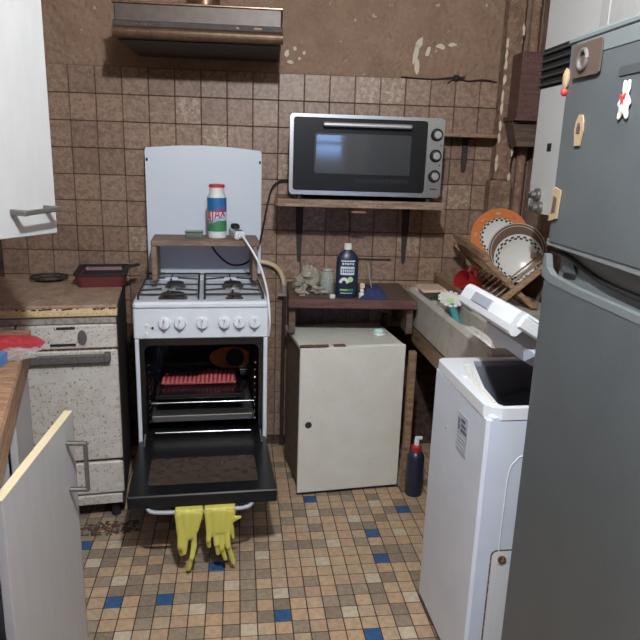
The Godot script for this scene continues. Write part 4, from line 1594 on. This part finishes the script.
# ------------------------------------------------------------------ small oven on its shelf
func build_mini_oven() -> void:
	var s := thing("oven_shelf", "thick wooden wall shelf carrying the small electric oven", "shelf")
	var st := nst()
	prism(st, PackedVector2Array([Vector2(.03, .004), Vector2(.712, .004), Vector2(.714, .32), Vector2(.05, .325), Vector2(.022, .318), Vector2(.012, .29), Vector2(.012, .04)]), .03, Transform3D(Basis(Vector3.RIGHT, Vector3.BACK, Vector3.DOWN), Vector3(0, 1.24, 0)))
	part(st, "board", M.shelf_wood, s)
	for x in [.126, .62]:
		st = nst()
		prism(st, PackedVector2Array([Vector2(-.017, 1.208), Vector2(-.016, 1.1), Vector2(-.008, .94), Vector2(0, .925), Vector2(.008, .94), Vector2(.016, 1.1), Vector2(.017, 1.208)]), .008, Transform3D(Basis(), Vector3(x, 0, .006)))
		bm(st, Vector3(x - .012, 1.2, .006), Vector3(x + .012, 1.21, .25), .002)
		part(st, "bracket", M.dark_iron, s)
	st = nst()
	bm(st, Vector3(.33, 1.185, .2), Vector3(.395, 1.21, .29), .003)
	part(st, "wood_block", M.rack_wood, s, "small pale wood block under the board")
	var o := thing("electric_oven", "silver and black countertop electric oven on the wooden shelf", "mini oven", Vector3(.378, 1.24, .33))
	# local: x -.312 .. .312, y 0 .. .335, front z = 0
	st = nst()
	bm(st, Vector3(-.306, .022, -.295), Vector3(.306, .33, -.012), .006)
	part(st, "casing", M.mini_dark, o)
	for sx in [-1, 1]:
		for sz in [-.27, -.03]:
			st = nst()
			cyl(st, Vector3(sx * .27, 0, sz), Vector3(sx * .27, .024, sz), .016)
			part(st, "foot", M.black, o)
	st = nst()
	frame(st, rrect(-.312, .02, .312, .335, .016), rrect(-.297, .037, .243, .322, .012), .016, Transform3D(Basis(), Vector3(0, 0, -.014)))
	part(st, "front_frame", M.steel, o)
	st = nst()
	prism(st, rrect(-.295, .039, .241, .32, .012), .012, Transform3D(Basis(), Vector3(0, 0, -.013)))
	var d := part(st, "door", M.mini_dark, o)
	st = nst()
	prism(st, rrect(-.205, .112, .172, .256, .006), .003, Transform3D(Basis(), Vector3(0, 0, -.001)))
	part(st, "window_glass", M.mini_glass, d)
	st = nst()
	frame(st, rrect(-.212, .105, .179, .263, .008), rrect(-.205, .112, .172, .256, .006), .0035, Transform3D(Basis(), Vector3(0, 0, -.001)))
	part(st, "window_border", M.black, d)
	st = nst()
	bm(st, Vector3(-.182, .288, .016), Vector3(.175, .305, .032), .005)
	for x in [-.165, .158]:
		bm(st, Vector3(x - .01, .29, -.002), Vector3(x + .01, .302, .02), .002)
	part(st, "handle", M.silver, d)
	st = nst()
	for k in 20:
		bm(st, Vector3(-.04 + k * .011, .072, -.003), Vector3(-.034 + k * .011, .09, .0004))
	part(st, "vent_slots", M.soot, d)
	for y in [.27, .188, .107]:
		st = nst()
		var xf := Transform3D(Basis(Vector3.RIGHT, Vector3.BACK, Vector3.DOWN), Vector3(.281, y, .001))
		lathe(st, [Vector2(.0, 0), Vector2(.025, 0), Vector2(.025, .006), Vector2(.02, .01), Vector2(.019, .016)], 22, xf)
		var k := part(st, "dial", M.black, o)
		st = nst()
		lathe(st, [Vector2(.0155, .006), Vector2(.0155, .024), Vector2(.013, .026), Vector2(0, .026)], 20, xf)
		part(st, "dial_face", M.silver, k)
	st = nst()
	bm(st, Vector3(.266, .052, -.001), Vector3(.296, .058, .0028))
	for y in [.228, .148]:
		bm(st, Vector3(.297, y, -.001), Vector3(.303, y + .005, .0028))
	part(st, "printed_marks", M.fridge_dark, o)

# ------------------------------------------------------------------ water heater and right-hand wall
func build_heater() -> void:
	# front faces left; local +z front, local +x away from the viewer
	var o := thing("water_heater", "white gas water heater with black louvres on the right wall", "water heater", Vector3(.9, 0, .94), -90.0)
	var st := nst()
	prism(st, slab(.4, .26, .015), .86, Transform3D(Basis(Vector3.RIGHT, Vector3.FORWARD, Vector3.UP), Vector3(0, 1.25, -.13)))
	part(st, "casing", M.heater_white, o)
	st = nst()
	bm(st, Vector3(-.196, 1.655, -.02), Vector3(.16, 1.78, .001), .001)
	var lb := part(st, "louvre_panel", M.soot, o)
	for k in 5:
		st = nst()
		bx(st, Vector3(-.018, 1.668 + k * .0245, .003), Vector3(.35, .005, .018), .001, Basis(Vector3.RIGHT, .5))
		part(st, "louvre", M.fridge_dark, lb)
	st = nst()
	bm(st, Vector3(-.078, 1.452, -.004), Vector3(-.048, 1.478, .002), .001)
	part(st, "display_window", M.black, o)
	for q in [[-.105, 1.31], [-.08, 1.268]]:
		st = nst()
		var xf := Transform3D(Basis(Vector3.RIGHT, Vector3.BACK, Vector3.DOWN), Vector3(q[0], q[1], 0))
		lathe(st, [Vector2(.022, 0), Vector2(.021, .012), Vector2(.014, .016), Vector2(.013, .032), Vector2(0, .034)], 18, xf)
		bx(st, Vector3(q[0], q[1], .034), Vector3(.036, .01, .016), .003, Basis(Vector3.BACK, .6))
		part(st, "knob", M.dull_metal, o)
	# white wall cupboard above the fridge
	var c := thing("tall_cupboard", "white cupboard on the right wall above the grey fridge", "cupboard", Vector3(.86, 0, 0))
	st = nst()
	bm(st, Vector3(0.018, 1.74, 1.2), Vector3(.315, 2.4, 1.9), .002)
	part(st, "carcass", M.cupboard, c)
	for q in [[1.2, 1.248], [1.252, 1.9]]:
		st = nst()
		bm(st, Vector3(0, 1.74, q[0]), Vector3(.018, 2.4, q[1]), .002)
		part(st, "door", M.cupboard, c)

func build_wall_bits() -> void:
	# small board shelf right of the oven
	var s := thing("small_shelf", "narrow pale wooden shelf right of the electric oven", "shelf")
	var st := nst()
	bm(st, Vector3(.74, 1.512, .008), Vector3(.982, 1.53, .125), .002)
	part(st, "board", M.plank_wood, s)
	st = nst()
	prism(st, PackedVector2Array([Vector2(-.013, 1.512), Vector2(-.013, 1.4), Vector2(-.01, 1.365), Vector2(0, 1.36), Vector2(.01, 1.365), Vector2(.013, 1.4), Vector2(.013, 1.512)]), .008, Transform3D(Basis(), Vector3(.872, 0, .008)))
	bm(st, Vector3(.862, 1.504, .008), Vector3(.882, 1.512, .1), .002)
	part(st, "bracket", M.dark_iron, s)
	# maroon box on the wall in the corner
	var b := thing("wall_box", "maroon wooden box on the wall between pipe and water heater", "box")
	st = nst()
	bm(st, Vector3(1.03, 1.6, .08), Vector3(1.15, 1.86, .2), .003)
	part(st, "case", M.maroon_wood, b)
	st = nst()
	prism(st, PackedVector2Array([Vector2(1.015, 1.585), Vector2(1.165, 1.585), Vector2(1.165, 1.602), Vector2(1.015, 1.602)]), .15, Transform3D(Basis(), Vector3(0, 0, .075)))
	part(st, "ledge", M.maroon_wood, b)
	st = nst()
	prism(st, PackedVector2Array([Vector2(1.05, 1.48), Vector2(1.14, 1.48), Vector2(1.155, 1.586), Vector2(1.02, 1.586)]), .1, Transform3D(Basis(), Vector3(0, 0, .08)))
	part(st, "lower_case", M.dark_wood, b)
	# black cable along the top of the tiles
	st = nst()
	tube(st, [Vector3(.56, 1.762, .01), Vector3(.7, 1.757, .01), Vector3(.8, 1.768, .012), Vector3(.86, 1.755, .012), Vector3(.93, 1.763, .012), Vector3(.99, 1.755, .012)], .0035, 6, 5)
	tube(st, [Vector3(.77, 1.742, .01), Vector3(.79, 1.757, .012), Vector3(.82, 1.767, .014), Vector3(.845, 1.772, .014)], .0035, 6, 5)
	bx(st, Vector3(.805, 1.766, .014), Vector3(.026, .024, .02), .004)
	solo(st, "wall_cable", M.soot, "dark cable with a small junction along the tiles' top edge", "cable")
	# flaked plaster patches: real chips standing on the painted wall
	var flakes := [[.62, 1.86, .012, .05, .3], [.628, 1.81, .011, .035, -.1], [.635, 1.905, .014, .025, .8], [.675, 1.87, .01, .022, .5], [.73, 1.895, .024, .012, .3], [.055, 1.84, .01, .016, .4], [.09, 1.86, .008, .008, .2], [.07, 1.805, .014, .008, .1], [.11, 1.82, .007, .007, .6], [.13, 1.845, .006, .01, .3], [.78, 1.905, .02, .01, -.2]]
	var k := 0
	for f in flakes:
		st = nst()
		var poly := PackedVector2Array()
		for i in 11:
			var a := TAU * i / 11
			poly.append(Vector2(cos(a) * f[2], sin(a) * f[3]) * rng.randf_range(.7, 1.15))
		prism(st, poly, .0025, Transform3D(Basis(Vector3.BACK, f[4] * -.6), Vector3(f[0], f[1], -.0028)))
		part(st, "plaster_flake", M.white_flake, get_node("wall_back"))
		k += 1
	for i in 16:
		st = nst()
		var poly := PackedVector2Array()
		for j in 9:
			var a := TAU * j / 9
			poly.append(Vector2(cos(a) * rng.randf_range(.004, .008), sin(a) * rng.randf_range(.01, .035)))
		prism(st, poly, .003, Transform3D(Basis(), Vector3(1.003 + rng.randf_range(0, .004) + (.065 if i % 3 == 0 else 0.0), 1.36 + i * .04 + rng.randf_range(-.02, .02), .069)))
		part(st, "plaster_flake", M.white_flake, get_node("trim_1"))
	# gas hose and valve between cooker and counter
	var g := thing("gas_hose", "beige gas hose curving from behind the cooker to a wall valve", "hose")
	st = nst()
	tube(st, [Vector3(-.09, .925, .035), Vector3(-.044, .93, .035), Vector3(.01, .915, .035), Vector3(.046, .875, .035), Vector3(.06, .82, .035)], .011, 10, 6)
	part(st, "hose", M.beige_hose, g)
	st = nst()
	cyl(st, Vector3(.06, .826, .035), Vector3(.061, .77, .035), .012)
	bx(st, Vector3(.052, .776, .04), Vector3(.04, .012, .02), .003)
	part(st, "valve", M.foil, g)
	st = nst()
	tube(st, [Vector3(.062, .77, .03), Vector3(.06, .5, .03), Vector3(.06, .02, .03)], .0095, 8, 3)
	part(st, "pipe", M.dark_iron, g)

# ------------------------------------------------------------------ things on the gas cooker
func build_stove_things() -> void:
	var xf := Transform3D(Basis(Vector3.UP, deg_to_rad(5.7)), Vector3(-.289, 0, .322))
	var o := thing("wooden_bridge", "low wooden bridge stand over the back burners of the cooker", "stand", xf.origin, 5.7)
	var st := nst()
	bm(st, Vector3(-.203, 1.037, -.2), Vector3(.24, 1.061, .0), .003)
	part(st, "top_board", M.bridge_wood, o)
	for q in [[-.203, -.18], [.21, .232]]:
		st = nst()
		bm(st, Vector3(q[0], .892, -.2), Vector3(q[1], 1.037, -.005), .003)
		part(st, "side_board", M.bridge_wood, o)
	# scouring powder bottle
	var b := thing("scouring_bottle", "white cleaner bottle with blue and green label lettered AJAX on the bridge", "bottle", xf * Vector3(.066, 1.061, -.1), 0.0)
	var r := .0395
	st = nst()
	lathe(st, [Vector2(0, 0), Vector2(r - .004, 0), Vector2(r, .005), Vector2(r, .165), Vector2(r - .002, .175), Vector2(r - .008, .188), Vector2(r - .008, .214), Vector2(0, .214)], 32)
	part(st, "body", M.label_white, b)
	st = nst()
	lathe(st, [Vector2(r - .006, .212), Vector2(r - .006, .222), Vector2(r - .009, .225), Vector2(0, .2255)], 28)
	part(st, "cap_ring", M.label_red, b)
	st = nst()
	lathe(st, [Vector2(r + .0006, .024), Vector2(r + .0006, .17)], 32)
	var lab := part(st, "label", M.label_pale, b)
	st = nst()
	lathe(st, [Vector2(r + .001, .112), Vector2(r + .001, .17)], 32)
	part(st, "blue_band", M.label_blue, lab)
	st = nst()
	lathe(st, [Vector2(r + .001, .03), Vector2(r + .001, .076)], 32)
	part(st, "green_band", M.label_green, lab)
	st = nst()
	wave(st, r + .0014, .076, .012, .5)
	part(st, "sky_swoosh", M.label_sky, lab)
	st = nst()
	bent_text(st, "AJAX", .058, r + .0016, Transform3D(Basis(Vector3.UP, deg_to_rad(-4.0)), Vector3(0, .102, 0)), .68, .18)
	part(st, "lettering", M.label_red, lab)
	# little see-through soap box
	var sb := thing("sponge_box", "small greenish see-through box left of the cleaner bottle", "box", xf * Vector3(-.03, 1.061, -.09), 5.7)
	st = nst()
	bm(st, Vector3(-.037, 0, -.025), Vector3(.037, .022, .025), .004)
	part(st, "tray", M.green_box, sb)
	st = nst()
	bm(st, Vector3(-.039, .022, -.027), Vector3(.039, .031, .027), .004)
	part(st, "lid", M.green_box, sb)
	# power strip
	var p := thing("power_strip", "white power strip with black plug on the bridge beside the bottle", "power strip", xf * Vector3(.15, 1.061, -.105), 0.0)
	st = nst()
	var B := Basis(Vector3.UP, deg_to_rad(14))
	bx(st, B * Vector3(.0, .018, .0), Vector3(.046, .034, .15), .005, B)
	part(st, "strip_body", M.white_plastic, p)
	st = nst()
	bx(st, B * Vector3(0, .044, -.04), Vector3(.034, .024, .04), .006, B)
	part(st, "black_plug", M.black, p)
	st = nst()
	cyl(st, B * Vector3(0, .018, .074), B * Vector3(0, .018, .092), .012, .009)
	part(st, "cord_grip", M.white_plastic, p)
	st = nst()
	bx(st, B * Vector3(0, .0355, .03), Vector3(.03, .002, .05), .001, B)
	part(st, "sockets", M.ink, p)
	var e := p.position
	st = nst()
	var c0 := e + B * Vector3(0, .018, .09)
	tube(st, [c0, c0 + Vector3(.02, -.012, .035), xf * Vector3(.232, .98, .06), xf * Vector3(.256, .9, .12), xf * Vector3(.262, .85, .17), xf * Vector3(.266, .77, .2), xf * Vector3(.264, .7, .18)], .0045, 8, 8)
	var wc := part(st, "cord", M.white_plastic, p, "white cord running down the cooker's side")
	wc.transform = p.transform.affine_inverse()
	st = nst()
	tube(st, [xf * Vector3(.14, 1.06, -.205), xf * Vector3(.05, 1.02, -.225), xf * Vector3(.07, .97, -.22), xf * Vector3(.13, .925, -.215), xf * Vector3(.2, .935, -.215), xf * Vector3(.25, 1.0, -.225), xf * Vector3(.272, 1.08, -.25), Vector3(-.02, 1.2, .03), Vector3(.0, 1.27, .03), Vector3(.04, 1.3, .03), Vector3(.09, 1.3, .03)], .0045, 8, 6)
	solo(st, "black_cable", M.soot, "black power cable looping behind the bridge up to the electric oven", "cable")

# wavy band on a cylinder
func wave(st: SurfaceTool, r: float, y: float, h: float, span: float) -> void:
	for k in 20:
		var t0 := (k / 20.0 - .5) * 2.0
		var t1 := ((k + 1) / 20.0 - .5) * 2.0
		var f := func(t: float, s: float) -> Vector3:
			var a := t * 1.0 - .1
			return Vector3(sin(a) * r, y + sin(t * 2.2) * .006 + t * .005 + s * h * .5 * (1.0 - t * t * .8), cos(a) * r)
		quad(st, f.call(t0, -1.0), f.call(t1, -1.0), f.call(t1, 1.0), f.call(t0, 1.0), f.call(t0, 0.0) * Vector3(1, 0, 1))

# ------------------------------------------------------------------ things on the wooden counter
func build_counter_things() -> void:
	var Y := .8355
	var b := thing("navy_bottle", "flat navy blue cleaning bottle with white cap on the counter", "bottle", Vector3(.318, Y, .33), 0.0)
	var st := nst()
	var sc := Vector2(1.0, .55)
	lathe(st, [Vector2(0, 0), Vector2(.044, 0), Vector2(.047, .005), Vector2(.047, .15), Vector2(.044, .17), Vector2(.032, .19), Vector2(.018, .2), Vector2(.015, .206), Vector2(0, .206)], 32, Transform3D(), sc)
	part(st, "bottle_body", M.navy, b)
	st = nst()
	cyl(st, Vector3(0, .204, 0), Vector3(0, .228, 0), .0165, .0155, 20)
	part(st, "cap", M.label_white, b)
	# print on the front, following the oval body
	var fz := func(x: float) -> float: return sqrt(maxf(0.0, 1.0 - pow(x / .047, 2))) * .047 * .55 + .0006
	var patch := func(x0: float, x1: float, y0: float, y1: float, m: Material, called: String):
		var s2 := nst()
		for k in 6:
			var a: float = lerpf(x0, x1, k / 6.0)
			var c: float = lerpf(x0, x1, (k + 1) / 6.0)
			quad(s2, Vector3(a, y0, fz.call(a)), Vector3(c, y0, fz.call(c)), Vector3(c, y1, fz.call(c)), Vector3(a, y1, fz.call(a)), Vector3.BACK)
		part(s2, called, m, b)
	patch.call(-.028, .03, .155, .16, M.label_pale, "print_band")
	for k in 5:
		patch.call(-.024 + k * .0105, -.0165 + k * .0105, .141 + (k % 2) * .002, .15, M.label_pale, "print_letter")
	patch.call(-.03, .028, .099, .134, M.label_pale, "print_panel")
	for row in 2:
		for k in 6:
			st = nst()
			bx(st, Vector3(-.0225 + k * .0088, .122 - row * .011, fz.call(-.0225 + k * .0088) + .0002), Vector3(.006, .007, .0008))
			part(st, "print_letter", M.ink, b)
	st = nst()
	for k in 7:
		var a := PI * (.15 + .7 * k / 6.0) + PI * .0
		var p := Vector3(-.014 + cos(a) * .016, .058 + sin(a) * .024, 0)
		p.z = fz.call(p.x) + .0004
		bx(st, p, Vector3(.009, .012, .0012), 0.0, Basis(Vector3.BACK, a - PI / 2))
	part(st, "print_wreath", M.label_white, b)
	st = nst()
	cyl(st, Vector3(.012, .08, fz.call(.012) - .002), Vector3(.012, .08, fz.call(.012) + .0012), .0115, .0115, 18)
	part(st, "print_disc", M.lime, b)
	patch.call(-.03, .026, .03, .04, M.label_green, "print_strip")
	patch.call(-.03, .0, .033, .037, M.lime, "print_strip")
	patch.call(-.028, .024, .02, .023, M.label_pale, "print_strip")
	# glass jar
	var j := thing("glass_jar", "empty clear glass jar just left of the navy bottle", "jar", Vector3(.243, Y, .24))
	st = nst()
	lathe(st, [Vector2(0, 0), Vector2(.03, 0), Vector2(.032, .004), Vector2(.032, .08), Vector2(.026, .092), Vector2(.026, .105), Vector2(.024, .105), Vector2(.024, .09), Vector2(.029, .079), Vector2(.029, .006), Vector2(0, .005)], 22)
	part(st, "jar_body", M.jar_glass, j)
	st = nst()
	lathe(st, [Vector2(.0275, .094), Vector2(.0275, .1), Vector2(.0265, .101)], 22)
	part(st, "thread", M.foil, j)
	# crumpled wrappers
	var q := [[.125, .2, .03, .03, .045, 21], [.175, .12, .04, .05, .03, 22], [.205, .27, .034, .018, .03, 23], [.13, .31, .026, .014, .025, 24]]
	var labs := ["crumpled foil wrapper at the counter's left end by the hose", "tall crumpled pale wrapper behind the foil on the counter", "flattened silvery wrapper between foil and glass jar", "small crushed pale wrapper near the counter's front edge"]
	for i in 4:
		st = nst()
		var f: Array = q[i]
		lump(st, Vector3(f[0], Y + f[3] * .8, f[1]), Vector3(f[2], f[3], f[4]), f[5], .5, 2.6, 16, 9)
		solo(st, "wrapper", M.foil if i % 2 == 0 else M.wrap, labs[i], "wrapper", "wrappers on the counter")
	st = nst()
	bx(st, Vector3(.256, Y + .009, .365), Vector3(.022, .018, .018), .003, Basis(Vector3.UP, .3))
	solo(st, "white_cube", M.china, "tiny white cube at the navy bottle's left foot", "cube")
	# blue cloth
	st = nst()
	cloth(st)
	solo(st, "blue_cloth", M.navy_cloth, "folded dark blue cloth on the counter right of the navy bottle", "cloth")
	st = nst()
	bx(st, Vector3(.385, Y + .05, .335), Vector3(.02, .022, .02), .003)
	solo(st, "sponge_piece", M.pink_board, "upper pale sponge piece beside the navy bottle", "sponge")
	st = nst()
	bx(st, Vector3(.38, Y + .013, .355), Vector3(.022, .024, .02), .003)
	bx(st, Vector3(.383, Y + .032, .345), Vector3(.016, .014, .016), .003)
	solo(st, "sponge_piece", M.china, "lower whitish sponge piece beside the navy bottle", "sponge")
	st = nst()
	tube(st, [Vector3(.43, Y + .004, .36), Vector3(.425, Y + .06, .3), Vector3(.422, Y + .13, .22)], .003, 6, 4)
	bx(st, Vector3(.43, Y + .006, .362), Vector3(.01, .008, .012), .002)
	solo(st, "thin_stick", M.foil, "thin pale stick leaning behind the blue cloth", "stick")
	# small dark hooks rail on the wall
	st = nst()
	bm(st, Vector3(.4, .945, .007), Vector3(.56, .952, .014), .001)
	for x in [.41, .55]:
		cyl(st, Vector3(x, .9485, .004), Vector3(x, .9485, .018), .006, .005, 8)
	solo(st, "towel_rail", M.dark_iron, "thin dark rail on the tiles behind the blue cloth", "rail")

func cloth(st: SurfaceTool) -> void:
	var nz := FastNoiseLite.new()
	nz.seed = 4
	nz.frequency = 14.0
	var n := 16
	var f := func(i: int, j: int, low: bool) -> Vector3:
		var u := i / float(n)
		var v := j / float(n)
		var x := .37 + u * .115 + sin(v * 3.0) * .008
		var z := .24 + v * .14
		var e := minf(minf(u, 1 - u), minf(v, 1 - v))
		var h := .004 + minf(e * 4.0, 1.0) * .034 + nz.get_noise_2d(u, v) * .022 * minf(e * 6.0, 1.0)
		return Vector3(x, .836 + (0.0 if low else maxf(h, .003)), z)
	st.set_smooth_group(2)
	for i in n:
		for j in n:
			quad(st, f.call(i, j, false), f.call(i + 1, j, false), f.call(i + 1, j + 1, false), f.call(i, j + 1, false), Vector3.UP)
	st.set_smooth_group(-1)
	for i in n:
		for e in [0, n]:
			var s := -1.0 if e == 0 else 1.0
			quad(st, f.call(i, e, false), f.call(i + 1, e, false), f.call(i + 1, e, true), f.call(i, e, true), Vector3(0, 0, s))
			quad(st, f.call(e, i, false), f.call(e, i + 1, false), f.call(e, i + 1, true), f.call(e, i, true), Vector3(s, 0, 0))

# ------------------------------------------------------------------ plate rack
func build_rack() -> void:
	var o := thing("plate_rack", "crossed wooden plate rack standing on the sink's drainer", "dish rack")
	var st: SurfaceTool
	var zs := [.17, .58]
	for z in zs:
		for a in [[Vector3(.818, 1.05, z), Vector3(1.035, .858, z)], [Vector3(.862, .858, z + .022), Vector3(1.075, 1.048, z + .022)]]:
			st = nst()
			bar(st, a[0], a[1], .02, .024, Vector3.BACK)
			part(st, "crossed_arm", M.rack_wood, o)
	for q in [[.822, 1.055], [1.072, 1.045], [1.03, .87], [.868, .87]]:
		st = nst()
		bar(st, Vector3(q[0], q[1] + (.03 if q[0] < .83 else 0.0), .15), Vector3(q[0], q[1], .6), .022, .024)
		part(st, "rail", M.rack_wood, o)
	for k in 6:
		var z := .22 + k * .06
		for a in [[Vector3(.825, 1.055, z), Vector3(1.03, .87, z)], [Vector3(.868, .87, z + .02), Vector3(1.07, 1.045, z + .02)]]:
			st = nst()
			cyl(st, a[0], a[1], .004, .004, 8)
			part(st, "dowel", M.rack_wood, o)
	# long plank on edge
	st = nst()
	bm(st, Vector3(.768, .852, .03), Vector3(.79, .897, .62), .004)
	solo(st, "drainer_plank", M.plank_wood, "long narrow wooden plank on edge left of the plate rack", "plank")
	# plates
	plate(Vector3(.975, 1.1, .285), .12, "orange", "plate with a broad orange rim at the back of the rack")
	plate(Vector3(1.02, 1.052, .385), .118, "brown", "brown plate with a pale line round its rim, middle of the rack")
	plate(Vector3(1.013, 1.03, .425), .098, "check", "front white plate with a checkered black and white border")
	# red mug and mauve glass bowl
	var m := thing("red_mug", "shiny red mug lying tipped beside the plate rack", "mug", Vector3(.832, .91, .37))
	m.rotation_degrees = Vector3(0, 30, 62)
	st = nst()
	lathe(st, [Vector2(0, -.05), Vector2(.034, -.05), Vector2(.04, -.04), Vector2(.043, .05), Vector2(.04, .05), Vector2(.037, -.038), Vector2(0, -.042)], 28)
	part(st, "cup", M.red, m)
	st = nst()
	tube(st, [Vector3(.04, .03, 0), Vector3(.066, .024, 0), Vector3(.07, -.005, 0), Vector3(.04, -.025, 0)], .006, 8, 5)
	part(st, "handle", M.red, m)
	st = nst()
	lathe(st, [Vector2(0, 0), Vector2(.02, 0), Vector2(.04, .02), Vector2(.045, .05), Vector2(.042, .05), Vector2(.036, .021), Vector2(0, .006)], 24, Transform3D(Basis(Vector3.BACK, .1), Vector3(.835, .856, .52)))
	solo(st, "glass_bowl", M.mauve_glass, "small mauve glass bowl between plank and plate rack", "bowl")

func plate(c: Vector3, r: float, kind: String, label: String) -> void:
	var o := thing("plate", label, "plate", c, 0.0, "plates in the rack")
	o.basis = Basis(Vector3.UP, deg_to_rad(-14)) * Basis(Vector3.RIGHT, deg_to_rad(-10))
	var xf := Transform3D(Basis(Vector3.RIGHT, Vector3.BACK, Vector3.DOWN), Vector3.ZERO)
	var st := nst()
	lathe(st, [Vector2(0, -.006), Vector2(r * .6, -.006), Vector2(r, .012), Vector2(r, .015), Vector2(r * .66, .002), Vector2(r * .6, -.002), Vector2(0, -.002)], 48, xf)
	part(st, "dish", M.brown_glaze if kind == "brown" else M.china, o)
	if kind == "orange":
		st = nst()
		lathe(st, [Vector2(r * 1.002, .0125), Vector2(r * 1.002, .0155), Vector2(r * .67, .0032)], 48, xf)
		var rm := part(st, "rim_glaze", M.orange, o)
		for k in 9:
			st = nst()
			var a := TAU * k / 9 + .3
			prism(st, rrect(-.008, -.01, .008, .01, .005), .001, Transform3D(Basis(Vector3.BACK, a), Vector3(cos(a) * r * .84, sin(a) * r * .84, .0098)))
			part(st, "spot", M.tan_magnet if k % 2 == 0 else M.label_red, rm)
	if kind == "orange" or kind == "check":
		st = nst()
		var n := 44
		var r0 := r * (.78 if kind == "check" else .56)
		var dr := r * .075
		for row in 2:
			for k in n:
				if (k + row) % 2 == 1:
					continue
				var a0 := TAU * k / n
				var a1 := TAU * (k + 1) / n
				var R0 := r0 + row * dr
				var R1 := R0 + dr
				var hz := func(R: float) -> float: return (-.0012 if R < r * .62 else lerpf(.0024, .0158, (R / r - .66) / .34))
				quad(st, Vector3(cos(a0) * R0, sin(a0) * R0, hz.call(R0)), Vector3(cos(a1) * R0, sin(a1) * R0, hz.call(R0)), Vector3(cos(a1) * R1, sin(a1) * R1, hz.call(R1)), Vector3(cos(a0) * R1, sin(a0) * R1, hz.call(R1)), Vector3.BACK)
		part(st, "checkered_border", M.check, o)
	if kind == "brown":
		for q in [[.99, .97], [.9, .885]]:
			st = nst()
			var f := func(R: float) -> Vector2: return Vector2(R * r, lerpf(.0028, .0158, (R - .66) / .34))
			lathe(st, [f.call(q[0]), f.call(q[1])], 48, xf)
			part(st, "pale_line", M.china, o)
